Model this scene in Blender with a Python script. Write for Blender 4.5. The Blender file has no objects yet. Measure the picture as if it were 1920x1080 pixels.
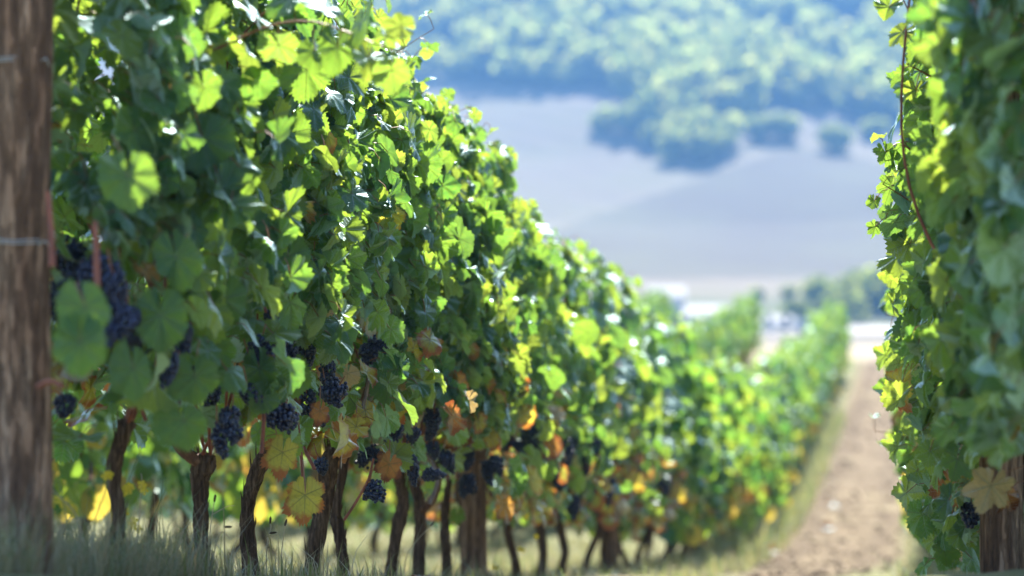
import bpy, math
import numpy as np
from mathutils import Vector

S = bpy.context.scene
COL = S.collection
PI = math.pi
rad = math.radians

# ------------------------------------------------------------------ camera
FPX = 85.0 / 36.0 * 1920.0
cam_data = bpy.data.cameras.new("camera")
cam = bpy.data.objects.new("camera", cam_data)
COL.objects.link(cam)
cam.location = (0, 0, 0)
cam.rotation_euler = (rad(90), 0, 0)
cam_data.lens = 85.0
cam_data.sensor_width = 36.0
cam_data.clip_start = 0.05
cam_data.clip_end = 5000
cam_data.dof.use_dof = True
cam_data.dof.focus_distance = 7.75
cam_data.dof.aperture_fstop = 1.8
cam_data.dof.aperture_blades = 0
S.camera = cam

# ------------------------------------------------------------------ sky, sun, exposure
SUN_AZ, SUN_EL = 9.0, 45.0
SUN_STRENGTH, SKY_STRENGTH, EXPOSURE = 5.0, 0.105, 2.0
world = bpy.data.worlds.new("World")
S.world = world
world.use_nodes = True
wn = world.node_tree.nodes
wl = world.node_tree.links
sky = wn.new("ShaderNodeTexSky")
sky.sky_type = 'NISHITA'
sky.sun_disc = False
sky.sun_elevation = rad(SUN_EL)
sky.sun_rotation = rad(SUN_AZ % 360)
wl.new(sky.outputs[0], wn["Background"].inputs[0])
wn["Background"].inputs[1].default_value = SKY_STRENGTH
sun_data = bpy.data.lights.new("sun", 'SUN')
sun_data.energy = SUN_STRENGTH
sun_data.angle = rad(0.5)
sun_data.color = (1.0, 0.95, 0.86)
sun = bpy.data.objects.new("sun", sun_data)
COL.objects.link(sun)
to_sun = Vector((math.sin(rad(SUN_AZ)) * math.cos(rad(SUN_EL)), math.cos(rad(SUN_AZ)) * math.cos(rad(SUN_EL)), math.sin(rad(SUN_EL))))
sun.rotation_euler = to_sun.to_track_quat('Z', 'Y').to_euler()
sun.location = (0, 0, 60)
S.view_settings.view_transform = 'Standard'
S.view_settings.look = 'None'
S.view_settings.gamma = 1.0
S.view_settings.exposure = EXPOSURE
S.view_settings.use_curve_mapping = False
S.render.engine = 'CYCLES'
cy = S.cycles
cy.use_denoising = True
cy.max_bounces = 8
cy.diffuse_bounces = 5
cy.glossy_bounces = 2
cy.transmission_bounces = 5
cy.volume_bounces = 0
cy.transparent_max_bounces = 8
cy.caustics_reflective = False
cy.caustics_refractive = False
cy.sample_clamp_indirect = 6.0
cy.use_adaptive_sampling = True
cy.adaptive_threshold = 0.01

HAZE_DENSITY = 0.00054
HAZE_COLOR = (0.20, 0.46, 0.90, 1)


# ------------------------------------------------------------------ helpers
def tag(o, label=None, cat=None, group=None, kind=None):
    if label: o['label'] = label
    if cat: o['category'] = cat
    if group: o['group'] = group
    if kind: o['kind'] = kind
    return o


def link(name, data, parent=None, loc=None, rz=None):
    o = bpy.data.objects.new(name, data)
    COL.objects.link(o)
    if parent is not None: o.parent = parent
    if loc is not None: o.location = loc
    if rz is not None: o.rotation_euler = (0, 0, rz)
    return o


def empty(name, loc, rz=0):
    o = link(name, None, None, loc, rz)
    o.empty_display_size = 0.1
    return o


class MB:
    """collects triangles and quads with uv and material slots"""
    def __init__(self):
        self.V, self.T, self.U, self.M, self.S = [], [], [], [], []
        self.n = 0

    def add(self, V, F, U=None, m=0, smooth=True):
        V = np.asarray(V, float).reshape(-1, 3)
        F = np.asarray(F, int)
        if F.shape[1] == 4:
            F = np.concatenate([F[:, [0, 1, 2]], F[:, [0, 2, 3]]])
        if U is None: U = np.zeros((len(V), 2))
        self.V.append(V); self.U.append(np.asarray(U, float)); self.T.append(F + self.n)
        mm = np.broadcast_to(np.asarray(m, int), (len(F),)) if np.ndim(m) == 0 else np.asarray(m, int)
        self.M.append(mm)
        self.S.append(np.full(len(F), smooth))
        self.n += len(V)

    def mesh(self, name, mats):
        V = np.concatenate(self.V); T = np.concatenate(self.T); U = np.concatenate(self.U)
        M = np.concatenate(self.M); SM = np.concatenate(self.S)
        me = bpy.data.meshes.new(name)
        me.vertices.add(len(V)); me.vertices.foreach_set("co", V.astype(np.float32).ravel())
        me.loops.add(T.size); me.loops.foreach_set("vertex_index", T.astype(np.int32).ravel())
        me.polygons.add(len(T))
        me.polygons.foreach_set("loop_start", np.arange(0, T.size, 3, dtype=np.int32))
        me.polygons.foreach_set("loop_total", np.full(len(T), 3, dtype=np.int32))
        me.polygons.foreach_set("material_index", M.astype(np.int32))
        me.polygons.foreach_set("use_smooth", SM)
        uv = me.uv_layers.new(name="UVMap")
        uv.data.foreach_set("uv", U[T.ravel()].astype(np.float32).ravel())
        for mt in (mats if isinstance(mats, (list, tuple)) else [mats]): me.materials.append(mt)
        me.update(calc_edges=True)
        return me


def nrm(a):
    return a / np.maximum(np.linalg.norm(a, axis=-1, keepdims=True), 1e-9)


def smooth_path(P, n):
    P = np.asarray(P, float)
    if len(P) < 3:
        t = np.linspace(0, 1, n)[:, None]
        return P[0] * (1 - t) + P[-1] * t
    Q = np.vstack([2 * P[0] - P[1], P, 2 * P[-1] - P[-2]])
    out = []
    ts = np.linspace(0, len(P) - 1, n)
    for t in ts:
        i = min(int(t), len(P) - 2); u = t - i
        p0, p1, p2, p3 = Q[i], Q[i + 1], Q[i + 2], Q[i + 3]
        out.append(0.5 * (2 * p1 + (p2 - p0) * u + (2 * p0 - 5 * p1 + 4 * p2 - p3) * u * u + (3 * p1 - p0 - 3 * p2 + p3) * u ** 3))
    return np.array(out)


def tube(mb, P, R, seg=8, m=0, rough=0.0, rng=None, cap=True, n=None, lump=0.0):
    """a tapered tube along P with optional fibrous ridges"""
    P = np.asarray(P, float); R = np.asarray(R, float)
    if n:
        t0 = np.linspace(0, 1, len(R)); P = smooth_path(P, n); R = np.interp(np.linspace(0, 1, n), t0, R)
    n = len(P)
    T = nrm(np.gradient(P, axis=0))
    ref = np.array([0.0, 1.0, 0.0]) if abs(T[:, 1]).mean() < 0.8 else np.array([1.0, 0, 0])
    A = nrm(np.cross(T, ref)); B = np.cross(T, A)
    th = np.arange(seg) / seg * 2 * PI
    rr = np.repeat(R[:, None], seg, 1)
    if rough and rng is not None:
        base = rng.normal(0, 1, seg)
        prof = np.zeros((n, seg)); cur = base
        for i in range(n):
            cur = 0.9 * cur + 0.436 * rng.normal(0, 1, seg)
            prof[i] = cur
        prof = 0.6 * prof + 0.2 * np.roll(prof, 1, 1) + 0.2 * np.roll(prof, -1, 1)
        rr = rr * (1 + rough * prof)
    if lump and rng is not None:
        k = np.cumsum(rng.normal(0, 1, n)); k -= k.mean(); k /= max(k.std(), .01)
        rr = rr * (1 + lump * k[:, None])
    V = P[:, None, :] + rr[:, :, None] * (np.cos(th)[None, :, None] * A[:, None, :] + np.sin(th)[None, :, None] * B[:, None, :])
    L = np.concatenate([[0], np.cumsum(np.linalg.norm(np.diff(P, axis=0), axis=1))])
    U = np.stack([np.broadcast_to(th / (2 * PI), (n, seg)), np.broadcast_to(L[:, None], (n, seg))], -1)
    i, j = np.meshgrid(np.arange(n - 1), np.arange(seg), indexing='ij')
    a = i * seg + j; b = i * seg + (j + 1) % seg
    F = np.stack([a, b, b + seg, a + seg], -1).reshape(-1, 4)
    V = V.reshape(-1, 3); U = U.reshape(-1, 2)
    mb.add(V, F, U, m)
    if cap:
        for idx, c in ((0, P[0]), (n - 1, P[-1])):
            ring = V[idx * seg:(idx + 1) * seg]
            VV = np.vstack([ring, c[None]])
            FF = np.array([[q, (q + 1) % seg, seg] for q in range(seg)])
            if idx == 0: FF = FF[:, ::-1]
            mb.add(VV, FF, None, m, smooth=False)


def box(mb, c, s, m=0, rz=0.0):
    x, y, z = np.array(s) / 2
    V = np.array([[-x, -y, -z], [x, -y, -z], [x, y, -z], [-x, y, -z], [-x, -y, z], [x, -y, z], [x, y, z], [-x, y, z]])
    ca, sa = math.cos(rz), math.sin(rz)
    V = V @ np.array([[ca, sa, 0], [-sa, ca, 0], [0, 0, 1]]) + np.array(c)
    F = [[0, 3, 2, 1], [4, 5, 6, 7], [0, 1, 5, 4], [1, 2, 6, 5], [2, 3, 7, 6], [3, 0, 4, 7]]
    mb.add(V, F, None, m, smooth=False)


def WP(px, py, D):
    return np.array([(px - 960) / FPX * D, D, (540 - py) / FPX * D])


# ------------------------------------------------------------------ materials
def new_mat(name):
    m = bpy.data.materials.new(name); m.use_nodes = True
    nt = m.node_tree
    for n in list(nt.nodes): nt.nodes.remove(n)
    return m, nt


class NT:
    def __init__(self, nt):
        self.nt = nt

    def n(self, t, **kw):
        nd = self.nt.nodes.new(t)
        for k, v in kw.items(): setattr(nd, k, v)
        return nd

    def put(self, sock, v):
        if hasattr(v, 'is_linked') or isinstance(v, bpy.types.NodeSocket):
            self.nt.links.new(v, sock)
        else:
            sock.default_value = v

    def math(self, op, a, b=None, c=None, clamp=False):
        nd = self.n("ShaderNodeMath", operation=op); nd.use_clamp = clamp
        self.put(nd.inputs[0], a)
        if b is not None: self.put(nd.inputs[1], b)
        if c is not None: self.put(nd.inputs[2], c)
        return nd.outputs[0]

    def mixc(self, f, a, b, blend='MIX'):
        nd = self.n("ShaderNodeMix", data_type='RGBA', blend_type=blend)
        self.put(nd.inputs[0], f)
        self.put(nd.inputs[6], a if not isinstance(a, tuple) else a + (1,) * (4 - len(a)))
        self.put(nd.inputs[7], b if not isinstance(b, tuple) else b + (1,) * (4 - len(b)))
        return nd.outputs[2]

    def ramp(self, f, stops, interp='LINEAR'):
        nd = self.n("ShaderNodeValToRGB")
        cr = nd.color_ramp; cr.interpolation = interp
        while len(cr.elements) < len(stops): cr.elements.new(0.5)
        for e, (p, c) in zip(cr.elements, stops):
            e.position = p; e.color = tuple(c) + (1,) * (4 - len(c)) if not np.isscalar(c) else (c, c, c, 1)
        self.put(nd.inputs[0], f)
        return nd.outputs[0]

    def noise(self, vec, scale, detail=3, rough=.5):
        nd = self.n("ShaderNodeTexNoise")
        if vec is not None: self.put(nd.inputs['Vector'], vec)
        nd.inputs['Scale'].default_value = scale; nd.inputs['Detail'].default_value = detail; nd.inputs['Roughness'].default_value = rough
        return nd.outputs[0]

    def maprange(self, v, a, b, c=0.0, d=1.0, smooth=True):
        nd = self.n("ShaderNodeMapRange")
        if smooth: nd.interpolation_type = 'SMOOTHSTEP'
        self.put(nd.inputs[0], v)
        for i, q in enumerate((a, b, c, d)): self.put(nd.inputs[i + 1], q)
        return nd.outputs[0]

    def bump(self, h, dist, strength=1.0):
        nd = self.n("ShaderNodeBump")
        nd.inputs['Strength'].default_value = strength; nd.inputs['Distance'].default_value = dist
        self.put(nd.inputs['Height'], h)
        return nd.outputs[0]

    def out(self, sh):
        o = self.n("ShaderNodeOutputMaterial"); self.nt.links.new(sh, o.inputs[0]); return o


def principled(name, color_fn, rough=0.8, bump_fn=None, spec=0.3, **kw):
    m, nt = new_mat(name); g = NT(nt)
    p = g.n("ShaderNodeBsdfPrincipled")
    c = color_fn(g)
    g.put(p.inputs['Base Color'], c if not isinstance(c, tuple) else c + (1,) * (4 - len(c)))
    r = rough(g) if callable(rough) else rough
    g.put(p.inputs['Roughness'], r)
    p.inputs['Specular IOR Level'].default_value = spec
    for k, v in kw.items(): p.inputs[k].default_value = v
    if bump_fn: g.put(p.inputs['Normal'], bump_fn(g))
    g.out(p.outputs[0])
    return m


def leaf_material(name, refl, trans, under, detail=True, autumn=None, gloss=0.38, tw=0.5):
    """refl / trans: three colours from young to old, chosen per leaf"""
    m, nt = new_mat(name); g = NT(nt)
    geo = g.n("ShaderNodeNewGeometry")
    rnd = geo.outputs['Random Per Island']
    back = geo.outputs['Backfacing']
    cR = g.ramp(rnd, [(0.0, refl[0]), (0.42, refl[1]), (1.0, refl[2])])
    cT = g.ramp(rnd, [(0.0, trans[0]), (0.42, trans[1]), (1.0, trans[2])])
    normal = None
    if detail:
        uv = g.n("ShaderNodeUVMap").outputs[0]
        sp = g.n("ShaderNodeSeparateXYZ"); g.put(sp.inputs[0], uv)
        u, v = sp.outputs[0], sp.outputs[1]
        th = g.math('ABSOLUTE', g.math('ARCTAN2', u, v))
        r = g.math('SQRT', g.math('ADD', g.math('MULTIPLY', u, u), g.math('MULTIPLY', v, v)))
        ds = []
        for t0 in (0.0, 0.92, 1.95):
            ds.append(g.math('MULTIPLY', r, g.math('ABSOLUTE', g.math('SINE', g.math('MAXIMUM', g.math('MINIMUM', g.math('SUBTRACT', th, t0), 1.5), -1.5)))))
        dm = g.math('MINIMUM', g.math('MINIMUM', ds[0], ds[1]), ds[2])
        w = g.math('MULTIPLY_ADD', r, -0.014, 0.018)
        main = g.math('SUBTRACT', 1.0, g.maprange(dm, g.math('MULTIPLY', w, 0.4), w))
        ph = g.math('FRACT', g.math('MULTIPLY', g.math('SUBTRACT', r, g.math('MULTIPLY', dm, 0.9)), 10.0))
        sec = g.maprange(g.math('ABSOLUTE', g.math('SUBTRACT', ph, 0.5)), 0.03, 0.09, 0.55, 0.0)
        fine = g.noise(uv, 30, 2)
        vein = g.math('MAXIMUM', main, sec)
        mott = g.noise(uv, 5, 3)
        cR = g.mixc(g.math('MULTIPLY', vein, 0.45), cR, (0.22, 0.27, 0.10))
        cT = g.mixc(g.math('MULTIPLY', vein, 0.8), cT, (0.06, 0.08, 0.015))
        cR = g.mixc(g.maprange(mott, 0.35, 0.75, 0, .35), cR, refl[0])
        cT = g.mixc(g.maprange(mott, 0.35, 0.75, 0, .3), cT, trans[0])
        if autumn:
            nb = g.noise(uv, 4.0, 4, .65)
            eb = g.maprange(g.math('ADD', g.math('ADD', r, g.math('MULTIPLY', nb, 0.5)), g.math('MULTIPLY', rnd, 0.16)), 0.68, 0.86)
            cR = g.mixc(eb, cR, autumn[0]); cT = g.mixc(eb, cT, autumn[1])
        h = g.math('ADD', g.math('MULTIPLY', vein, -0.6), g.math('ADD', g.math('MULTIPLY', fine, .5), g.math('MULTIPLY', mott, 1.2)))
        normal = g.bump(h, 0.004, 0.6)
    cR = g.mixc(back, cR, g.mixc(0.55, cR, under))
    dif = g.n("ShaderNodeBsdfDiffuse"); g.put(dif.inputs[0], cR)
    tra = g.n("ShaderNodeBsdfTranslucent"); g.put(tra.inputs[0], cT)
    glo = g.n("ShaderNodeBsdfGlossy"); glo.inputs['Color'].default_value = (.75, .95, 1, 1)
    g.put(glo.inputs['Roughness'], g.math('MULTIPLY_ADD', back, 0.15, 0.52))
    lw = g.n("ShaderNodeFresnel"); lw.inputs[0].default_value = 1.42
    if normal is not None:
        for nd in (dif, tra, glo, lw): g.put(nd.inputs['Normal'], normal)
    mix = g.n("ShaderNodeMixShader"); mix.inputs[0].default_value = tw
    nt.links.new(dif.outputs[0], mix.inputs[1]); nt.links.new(tra.outputs[0], mix.inputs[2])
    mix2 = g.n("ShaderNodeMixShader")
    g.put(mix2.inputs[0], g.math('MULTIPLY', lw.outputs[0], g.math('MULTIPLY_ADD', back, -0.6 * gloss * 2, gloss * 2)))
    nt.links.new(mix.outputs[0], mix2.inputs[1]); nt.links.new(glo.outputs[0], mix2.inputs[2])
    g.out(mix2.outputs[0])
    return m


GREEN_R = [(0.07, 0.12, 0.018), (0.022, 0.078, 0.026), (0.005, 0.048, 0.040)]
GREEN_T = [(0.47, 0.61, 0.06), (0.30, 0.50, 0.045), (0.13, 0.34, 0.045)]
UNDER = (0.09, 0.15, 0.085)
M_leaf = leaf_material("leaf_green", GREEN_R, GREEN_T, UNDER)
M_leaf_yellow = leaf_material("leaf_yellow", [(0.34, 0.26, 0.05), (0.26, 0.24, 0.05), (0.16, 0.18, 0.04)],
                              [(0.85, 0.66, 0.07), (0.76, 0.64, 0.07), (0.56, 0.56, 0.07)], (0.32, 0.28, 0.10),
                              autumn=[(0.24, 0.09, 0.025), (0.50, 0.15, 0.03)])
M_leaf_orange = leaf_material("leaf_orange", [(0.36, 0.19, 0.04), (0.30, 0.13, 0.035), (0.2, 0.085, 0.03)],
                              [(0.78, 0.42, 0.08), (0.66, 0.28, 0.06), (0.44, 0.17, 0.04)], (0.25, 0.14, 0.07),
                              autumn=[(0.12, 0.045, 0.02), (0.25, 0.07, 0.02)])
M_leaf_dry = leaf_material("leaf_dry", [(0.55, 0.42, 0.18), (0.46, 0.33, 0.14), (0.32, 0.22, 0.10)],
                           [(0.65, 0.48, 0.16), (0.5, 0.36, 0.13), (0.34, 0.22, 0.09)], (0.46, 0.38, 0.2))
M_leaf_far = leaf_material("leaf_green_distant", GREEN_R, GREEN_T, UNDER, detail=False)
M_leaf_far_y = leaf_material("leaf_yellow_distant", [(0.34, 0.27, 0.05), (0.26, 0.2, 0.05), (0.22, 0.11, 0.04)],
                             [(0.82, 0.68, 0.08), (0.74, 0.56, 0.08), (0.62, 0.30, 0.06)], (0.3, 0.25, 0.09), detail=False)
LEAF_MATS = [M_leaf, M_leaf_yellow, M_leaf_orange, M_leaf_dry]
FAR_MATS = [M_leaf_far, M_leaf_far_y, M_leaf_far_y, M_leaf_far_y]


def bark_vec(g, sx, sz):
    tc = g.n("ShaderNodeTexCoord").outputs['Object']
    mp = g.n("ShaderNodeMapping"); mp.inputs['Scale'].default_value = (sx, sx, sz)
    g.put(mp.inputs[0], tc)
    return mp.outputs[0]


M_bark = principled("vine_bark", lambda g: g.ramp(g.noise(bark_vec(g, 90, 9), 1.0, 5, .65),
                    [(0.25, (0.018, 0.011, 0.007)), (0.46, (0.075, 0.045, 0.028)), (0.62, (0.17, 0.11, 0.07)), (0.78, (0.30, 0.22, 0.155))]),
                    0.9, lambda g: g.bump(g.noise(bark_vec(g, 110, 9), 1.0, 5, .7), 0.012, 1.0), spec=.15)
M_arm = principled("vine_arm_bark", lambda g: g.ramp(g.noise(bark_vec(g, 60, 25), 1.0, 4, .6),
                   [(0.3, (0.05, 0.022, 0.012)), (0.55, (0.13, 0.06, 0.03)), (0.75, (0.24, 0.13, 0.07))]),
                   0.75, lambda g: g.bump(g.noise(bark_vec(g, 100, 20), 1.0, 3), 0.006, .8), spec=.25)
M_cane = principled("red_brown_cane", lambda g: g.ramp(g.noise(bark_vec(g, 60, 14), 1.0, 3),
                    [(0.3, (0.12, 0.035, 0.02)), (0.6, (0.24, 0.07, 0.035)), (0.8, (0.32, 0.13, 0.07))]), 0.5, spec=.4)
M_cane_grey = principled("grey_cane", lambda g: g.ramp(g.noise(bark_vec(g, 90, 9), 1.0, 3),
                         [(0.3, (0.10, 0.07, 0.06)), (0.7, (0.26, 0.2, 0.18))]), 0.6, spec=.4)
M_petiole = principled("leaf_stalk", lambda g: (0.24, 0.10, 0.05), 0.5, spec=.4)


def post_bump(g):
    cr = g.maprange(g.noise(bark_vec(g, 62, 8), 1.0, 6, .7), .40, .56)
    return g.bump(g.math('ADD', cr, g.math('MULTIPLY', g.noise(bark_vec(g, 160, 7), 1, 3), .35)), 0.012, 1.0)


M_post = principled("weathered_post_wood",
                    lambda g: g.mixc(g.maprange(g.noise(bark_vec(g, 62, 8), 1.0, 6, .7), .34, .50), (0.045, 0.025, 0.016),
                                     g.ramp(g.noise(bark_vec(g, 30, 3), 1.0, 5, .65), [(0.3, (0.15, 0.08, 0.05)), (0.52, (0.27, 0.162, 0.105)), (0.72, (0.46, 0.32, 0.23))])),
                    0.85, post_bump, spec=.2)
M_wire = principled("galvanised_wire", lambda g: (0.45, 0.46, 0.48), 0.4, spec=.5, Metallic=0.9)
M_grape = principled("black_grape", lambda g: g.ramp(g.math('ADD', g.noise(bark_vec(g, 45, 45), 1.0, 3),
                     g.math('MULTIPLY', g.n("ShaderNodeNewGeometry").outputs['Random Per Island'], .22)),
                     [(0.38, (0.004, 0.004, 0.011)), (0.60, (0.010, 0.015, 0.048)), (0.82, (0.032, 0.05, 0.125))]), 0.38, spec=.5)

# ------------------------------------------------------------------ terrain
TD = [-30, -5, 0, 3, 5.7, 8, 10, 13, 16.5, 20, 24, 28, 33, 40, 50, 58, 66, 71, 78, 95, 130, 200, 260, 330, 345, 365, 400, 450, 550, 650, 700, 760, 830, 900, 960, 1100]
TZ = [0.6, -.32, -.36, -.46, -.69, -1.04, -1.28, -1.61, -1.97, -2.34, -2.68, -2.84, -2.84, -2.68, -2.38, -2.09, -1.72, -1.66, -2.0, -3.6, -6.5, -8.2, -8.0, -7.0, -6.6, -5.2, -2.2, 1.6, 13.5, 35, 50, 66, 92, 112, 124, 128]
_td = np.linspace(-30, 1100, 11301)
_tz = np.interp(_td, TD, TZ)
_pad = np.pad(_tz, 12, mode='edge')
_tz_s = np.convolve(_pad, np.ones(25) / 25, mode='valid')


def zb(D):
    return np.interp(D, _td, _tz_s)


def zg(X, D):
    X = np.asarray(X, float); D = np.asarray(D, float)
    s = D
    und = 0.012 * np.sin(X * 3.1 + D * 1.3) + 0.012 * np.sin(X * 1.7 - D * 2.3 + 1)
    far = np.clip((D - 250) / 250, 0, 1)
    hump = far * (2.5 * np.sin(X / 47.0 + 0.6) + 1.6 * np.sin(X / 23.0 + D / 60.0))
    lat = X - (-2.135 + 0.171 * D)
    und = und + 0.05 * np.clip(-lat - .4, 0, 8) * np.clip(1 - (D - 30) / 40, 0, 1)
    return zb(s) + und * np.clip(1 - D / 80, 0, 1) + hump


ROWK = 0.171
ROW_RZ = -math.atan(ROWK)


def row_x(D, off=0.0):
    return -2.135 + ROWK * D + off


# near ground: soil lane with grass below the rows
def ground_color(g):
    tc = g.n("ShaderNodeNewGeometry").outputs['Position']
    sp = g.n("ShaderNodeSeparateXYZ"); g.put(sp.inputs[0], tc)
    x, y = sp.outputs[0], sp.outputs[1]
    lat = g.math('SUBTRACT', x, g.math('MULTIPLY_ADD', y, ROWK, -2.135))
    c = g.math('ABSOLUTE', g.math('SUBTRACT', g.math('FLOORED_MODULO', g.math('ADD', lat, 1.2), 2.4), 1.2))   # 0 on a row line, 1.2 mid lane
    n1 = g.noise(tc, 2.2, 4, .6)
    n2 = g.noise(tc, 22, 5, .65)
    n3 = g.noise(tc, 0.6, 2)
    soil = g.ramp(n2, [(0.25, (0.094, 0.068, 0.041)), (0.5, (0.145, 0.110, 0.069)), (0.75, (0.21, 0.170, 0.112))])
    soil = g.mixc(g.maprange(n1, .35, .7, 0, .5), soil, (0.20, 0.145, 0.10))
    rut = g.math('MINIMUM', g.math('ABSOLUTE', g.math('SUBTRACT', lat, .82)), g.math('ABSOLUTE', g.math('SUBTRACT', lat, 1.62)))
    soil = g.mixc(g.math('MULTIPLY', g.maprange(rut, .06, .2, .55, 0), g.maprange(n1, .3, .6, .4, 1)), soil, (0.085, 0.06, 0.04))
    n4 = g.noise(tc, 1.1, 5, .7)
    soil = g.mixc(g.maprange(n4, .52, .66, 0, .65), soil, (0.27, 0.225, 0.14))
    grass = g.ramp(n2, [(0.25, (0.07, 0.085, 0.035)), (0.5, (0.16, 0.165, 0.08)), (0.75, (0.32, 0.28, 0.16))])
    inner = g.math('MULTIPLY', g.maprange(g.math('ADD', lat, 0.0), -.05, .05), g.maprange(g.math('SUBTRACT', lat, 2.4), -.05, .05, 1, 0))
    edge = g.math('ADD', g.maprange(y, 17, 25, 0.82, 0.48), g.math('MULTIPLY', g.math('SUBTRACT', n1, .5), .7))
    edge2 = g.math('ADD', g.math('MULTIPLY_ADD', g.math('SUBTRACT', 1.0, inner), g.maprange(y, 30, 45, .9, .1), edge), 0.0)
    f = g.maprange(g.math('SUBTRACT', c, edge2), -.12, .14)
    end = g.maprange(g.math('ADD', y, g.math('MULTIPLY', n3, 4)), 63, 67)
    col = g.mixc(f, grass, soil)
    straw = g.ramp(n1, [(0.3, (0.27, 0.22, 0.16)), (0.7, (0.36, 0.30, 0.23))])
    return g.mixc(end, col, straw)


def ground_bump(g):
    tc = g.n("ShaderNodeNewGeometry").outputs['Position']
    return g.bump(g.math('ADD', g.noise(tc, 14, 5, .65), g.math('MULTIPLY', g.noise(tc, 45, 3, .6), .4)), 0.05, .9)


M_ground = principled("lane_soil_and_turf", ground_color, 0.95, ground_bump, spec=.1)


def grid_mesh(name, xs, ys, zf, mat, attr=None):
    Xg, Yg = np.meshgrid(xs, ys)
    Zg = zf(Xg, Yg)
    V = np.stack([Xg, Yg, Zg], -1).reshape(-1, 3)
    nx = len(xs); i, j = np.meshgrid(np.arange(len(ys) - 1), np.arange(nx - 1), indexing='ij')
    a = i * nx + j
    F = np.stack([a, a + 1, a + nx + 1, a + nx], -1).reshape(-1, 4)
    mb = MB(); mb.add(V, F, V[:, :2])
    me = mb.mesh(name, mat)
    if attr is not None:
        at = me.attributes.new("field", 'FLOAT', 'POINT')
        at.data.foreach_set("value", attr(V).astype(np.float32))
    return me


ys_near = np.concatenate([np.arange(-14, 4, 0.6), np.arange(4, 30, 0.2), np.arange(30, 74, 0.5), np.arange(74, 254, 4)])
xs_near = np.concatenate([np.arange(-150, -14, 5), np.arange(-14, 18, 0.25), np.arange(18, 150, 5)])
_gr = np.random.default_rng(5)


def z_near(X, Y):
    lat = X - row_x(Y)
    ph = np.mod(lat + 1.2, 2.4) - 1.2
    ridge = 0.05 * np.exp(-(ph / .35) ** 2)
    return zg(X, Y) + (ridge + _gr.normal(0, .007, X.shape)) * np.clip(1 - Y / 70, 0, 1) * (Y > -10)


ground = tag(link("ground", grid_mesh("ground", xs_near, ys_near, z_near, M_ground)), "brown soil lane with grassy strips below the vine rows", "ground", kind="structure")

# far hillside with fields
FB = np.array([[0, 120], [700, 125], [760, 138], [860, 158], [960, 166], [1100, 170], [1160, 168], [1172, 185], [1180, 235], [1210, 238], [1225, 262], [1290, 280], [1370, 276],
               [1400, 226], [1412, 212], [1490, 208], [1500, 204], [1540, 206], [1600, 214], [1690, 250], [1800, 262], [2300, 270]])
KB = np.array([[0, 700], [800, 545], [1000, 440], [1100, 405], [1180, 378], [1290, 340], [1400, 300], [1480, 272], [1560, 278], [1650, 300], [1800, 330], [2300, 420]])


def proj(V):
    return 960 + V[:, 0] / V[:, 1] * FPX, 540 - V[:, 2] / V[:, 1] * FPX


def field_attr(V):
    px, py = proj(V)
    kb = np.interp(px, KB[:, 0], KB[:, 1]); fb = np.interp(px, FB[:, 0], FB[:, 1])
    f = np.where(py > kb, 0.2, 0.5)
    f = np.where(np.abs(py - kb + 6) < 7, 0.58, f)
    f = np.where(py < fb + 22, 0.75, f)
    f = np.where(py < fb - 4, 1.0, f)
    f = np.where(py > 522, 0.35, f)
    f = np.where(py > 560, 0.05, f)
    f = np.where(py > 618, 0.75, f)
    return f


def hill_color(g):
    at = g.n("ShaderNodeAttribute"); at.attribute_name = "field"
    tc = g.n("ShaderNodeNewGeometry").outputs['Position']
    n1 = g.noise(tc, 0.03, 4, .6)
    n2 = g.noise(tc, 0.4, 3)
    c = g.ramp(at.outputs['Fac'], [(0.0, (0.08, 0.10, 0.04)), (0.2, (0.068, 0.055, 0.044)), (0.35, (0.16, 0.13, 0.095)), (0.5, (0.120, 0.101, 0.076)), (0.75, (0.165, 0.135, 0.108)), (1.0, (0.045, 0.06, 0.025))])
    sp = g.n("ShaderNodeSeparateXYZ"); g.put(sp.inputs[0], tc)
    st = g.math('SINE', g.math('MULTIPLY', g.math('MULTIPLY_ADD', sp.outputs[1], 0.55, sp.outputs[0]), 2.4))
    bd = g.math('SINE', g.math('MULTIPLY_ADD', g.math('MULTIPLY_ADD', sp.outputs[1], 0.8, sp.outputs[0]), 0.42, g.math('MULTIPLY', n1, 7)))
    c = g.mixc(g.maprange(bd, -.2, .9, 0, .55), c, g.mixc(0.6, c, (0.05, 0.048, 0.03)))
    c = g.mixc(g.maprange(n1, .35, .68, 0, .6), c, g.mixc(0.5, c, (0.12, 0.13, 0.06)))
    return g.mixc(g.math('MULTIPLY', g.maprange(st, 0.2, .9), g.maprange(n2, .3, .7, .1, .35)), c, (0.09, 0.10, 0.045))


M_hill = principled("hillside_fields", hill_color, 0.95, spec=.1)
xs_h = np.concatenate([np.arange(-600, -120, 12), np.arange(-120, 230, 3), np.arange(230, 620, 12)])
ys_h = np.concatenate([np.arange(250, 960, 2.5), np.arange(960, 1101, 10)])
hill = tag(link("hillside", grid_mesh("hillside", xs_h, ys_h, zg, M_hill, field_attr)), "pale ploughed fields rising to the wooded slope", "hillside", kind="structure")

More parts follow.
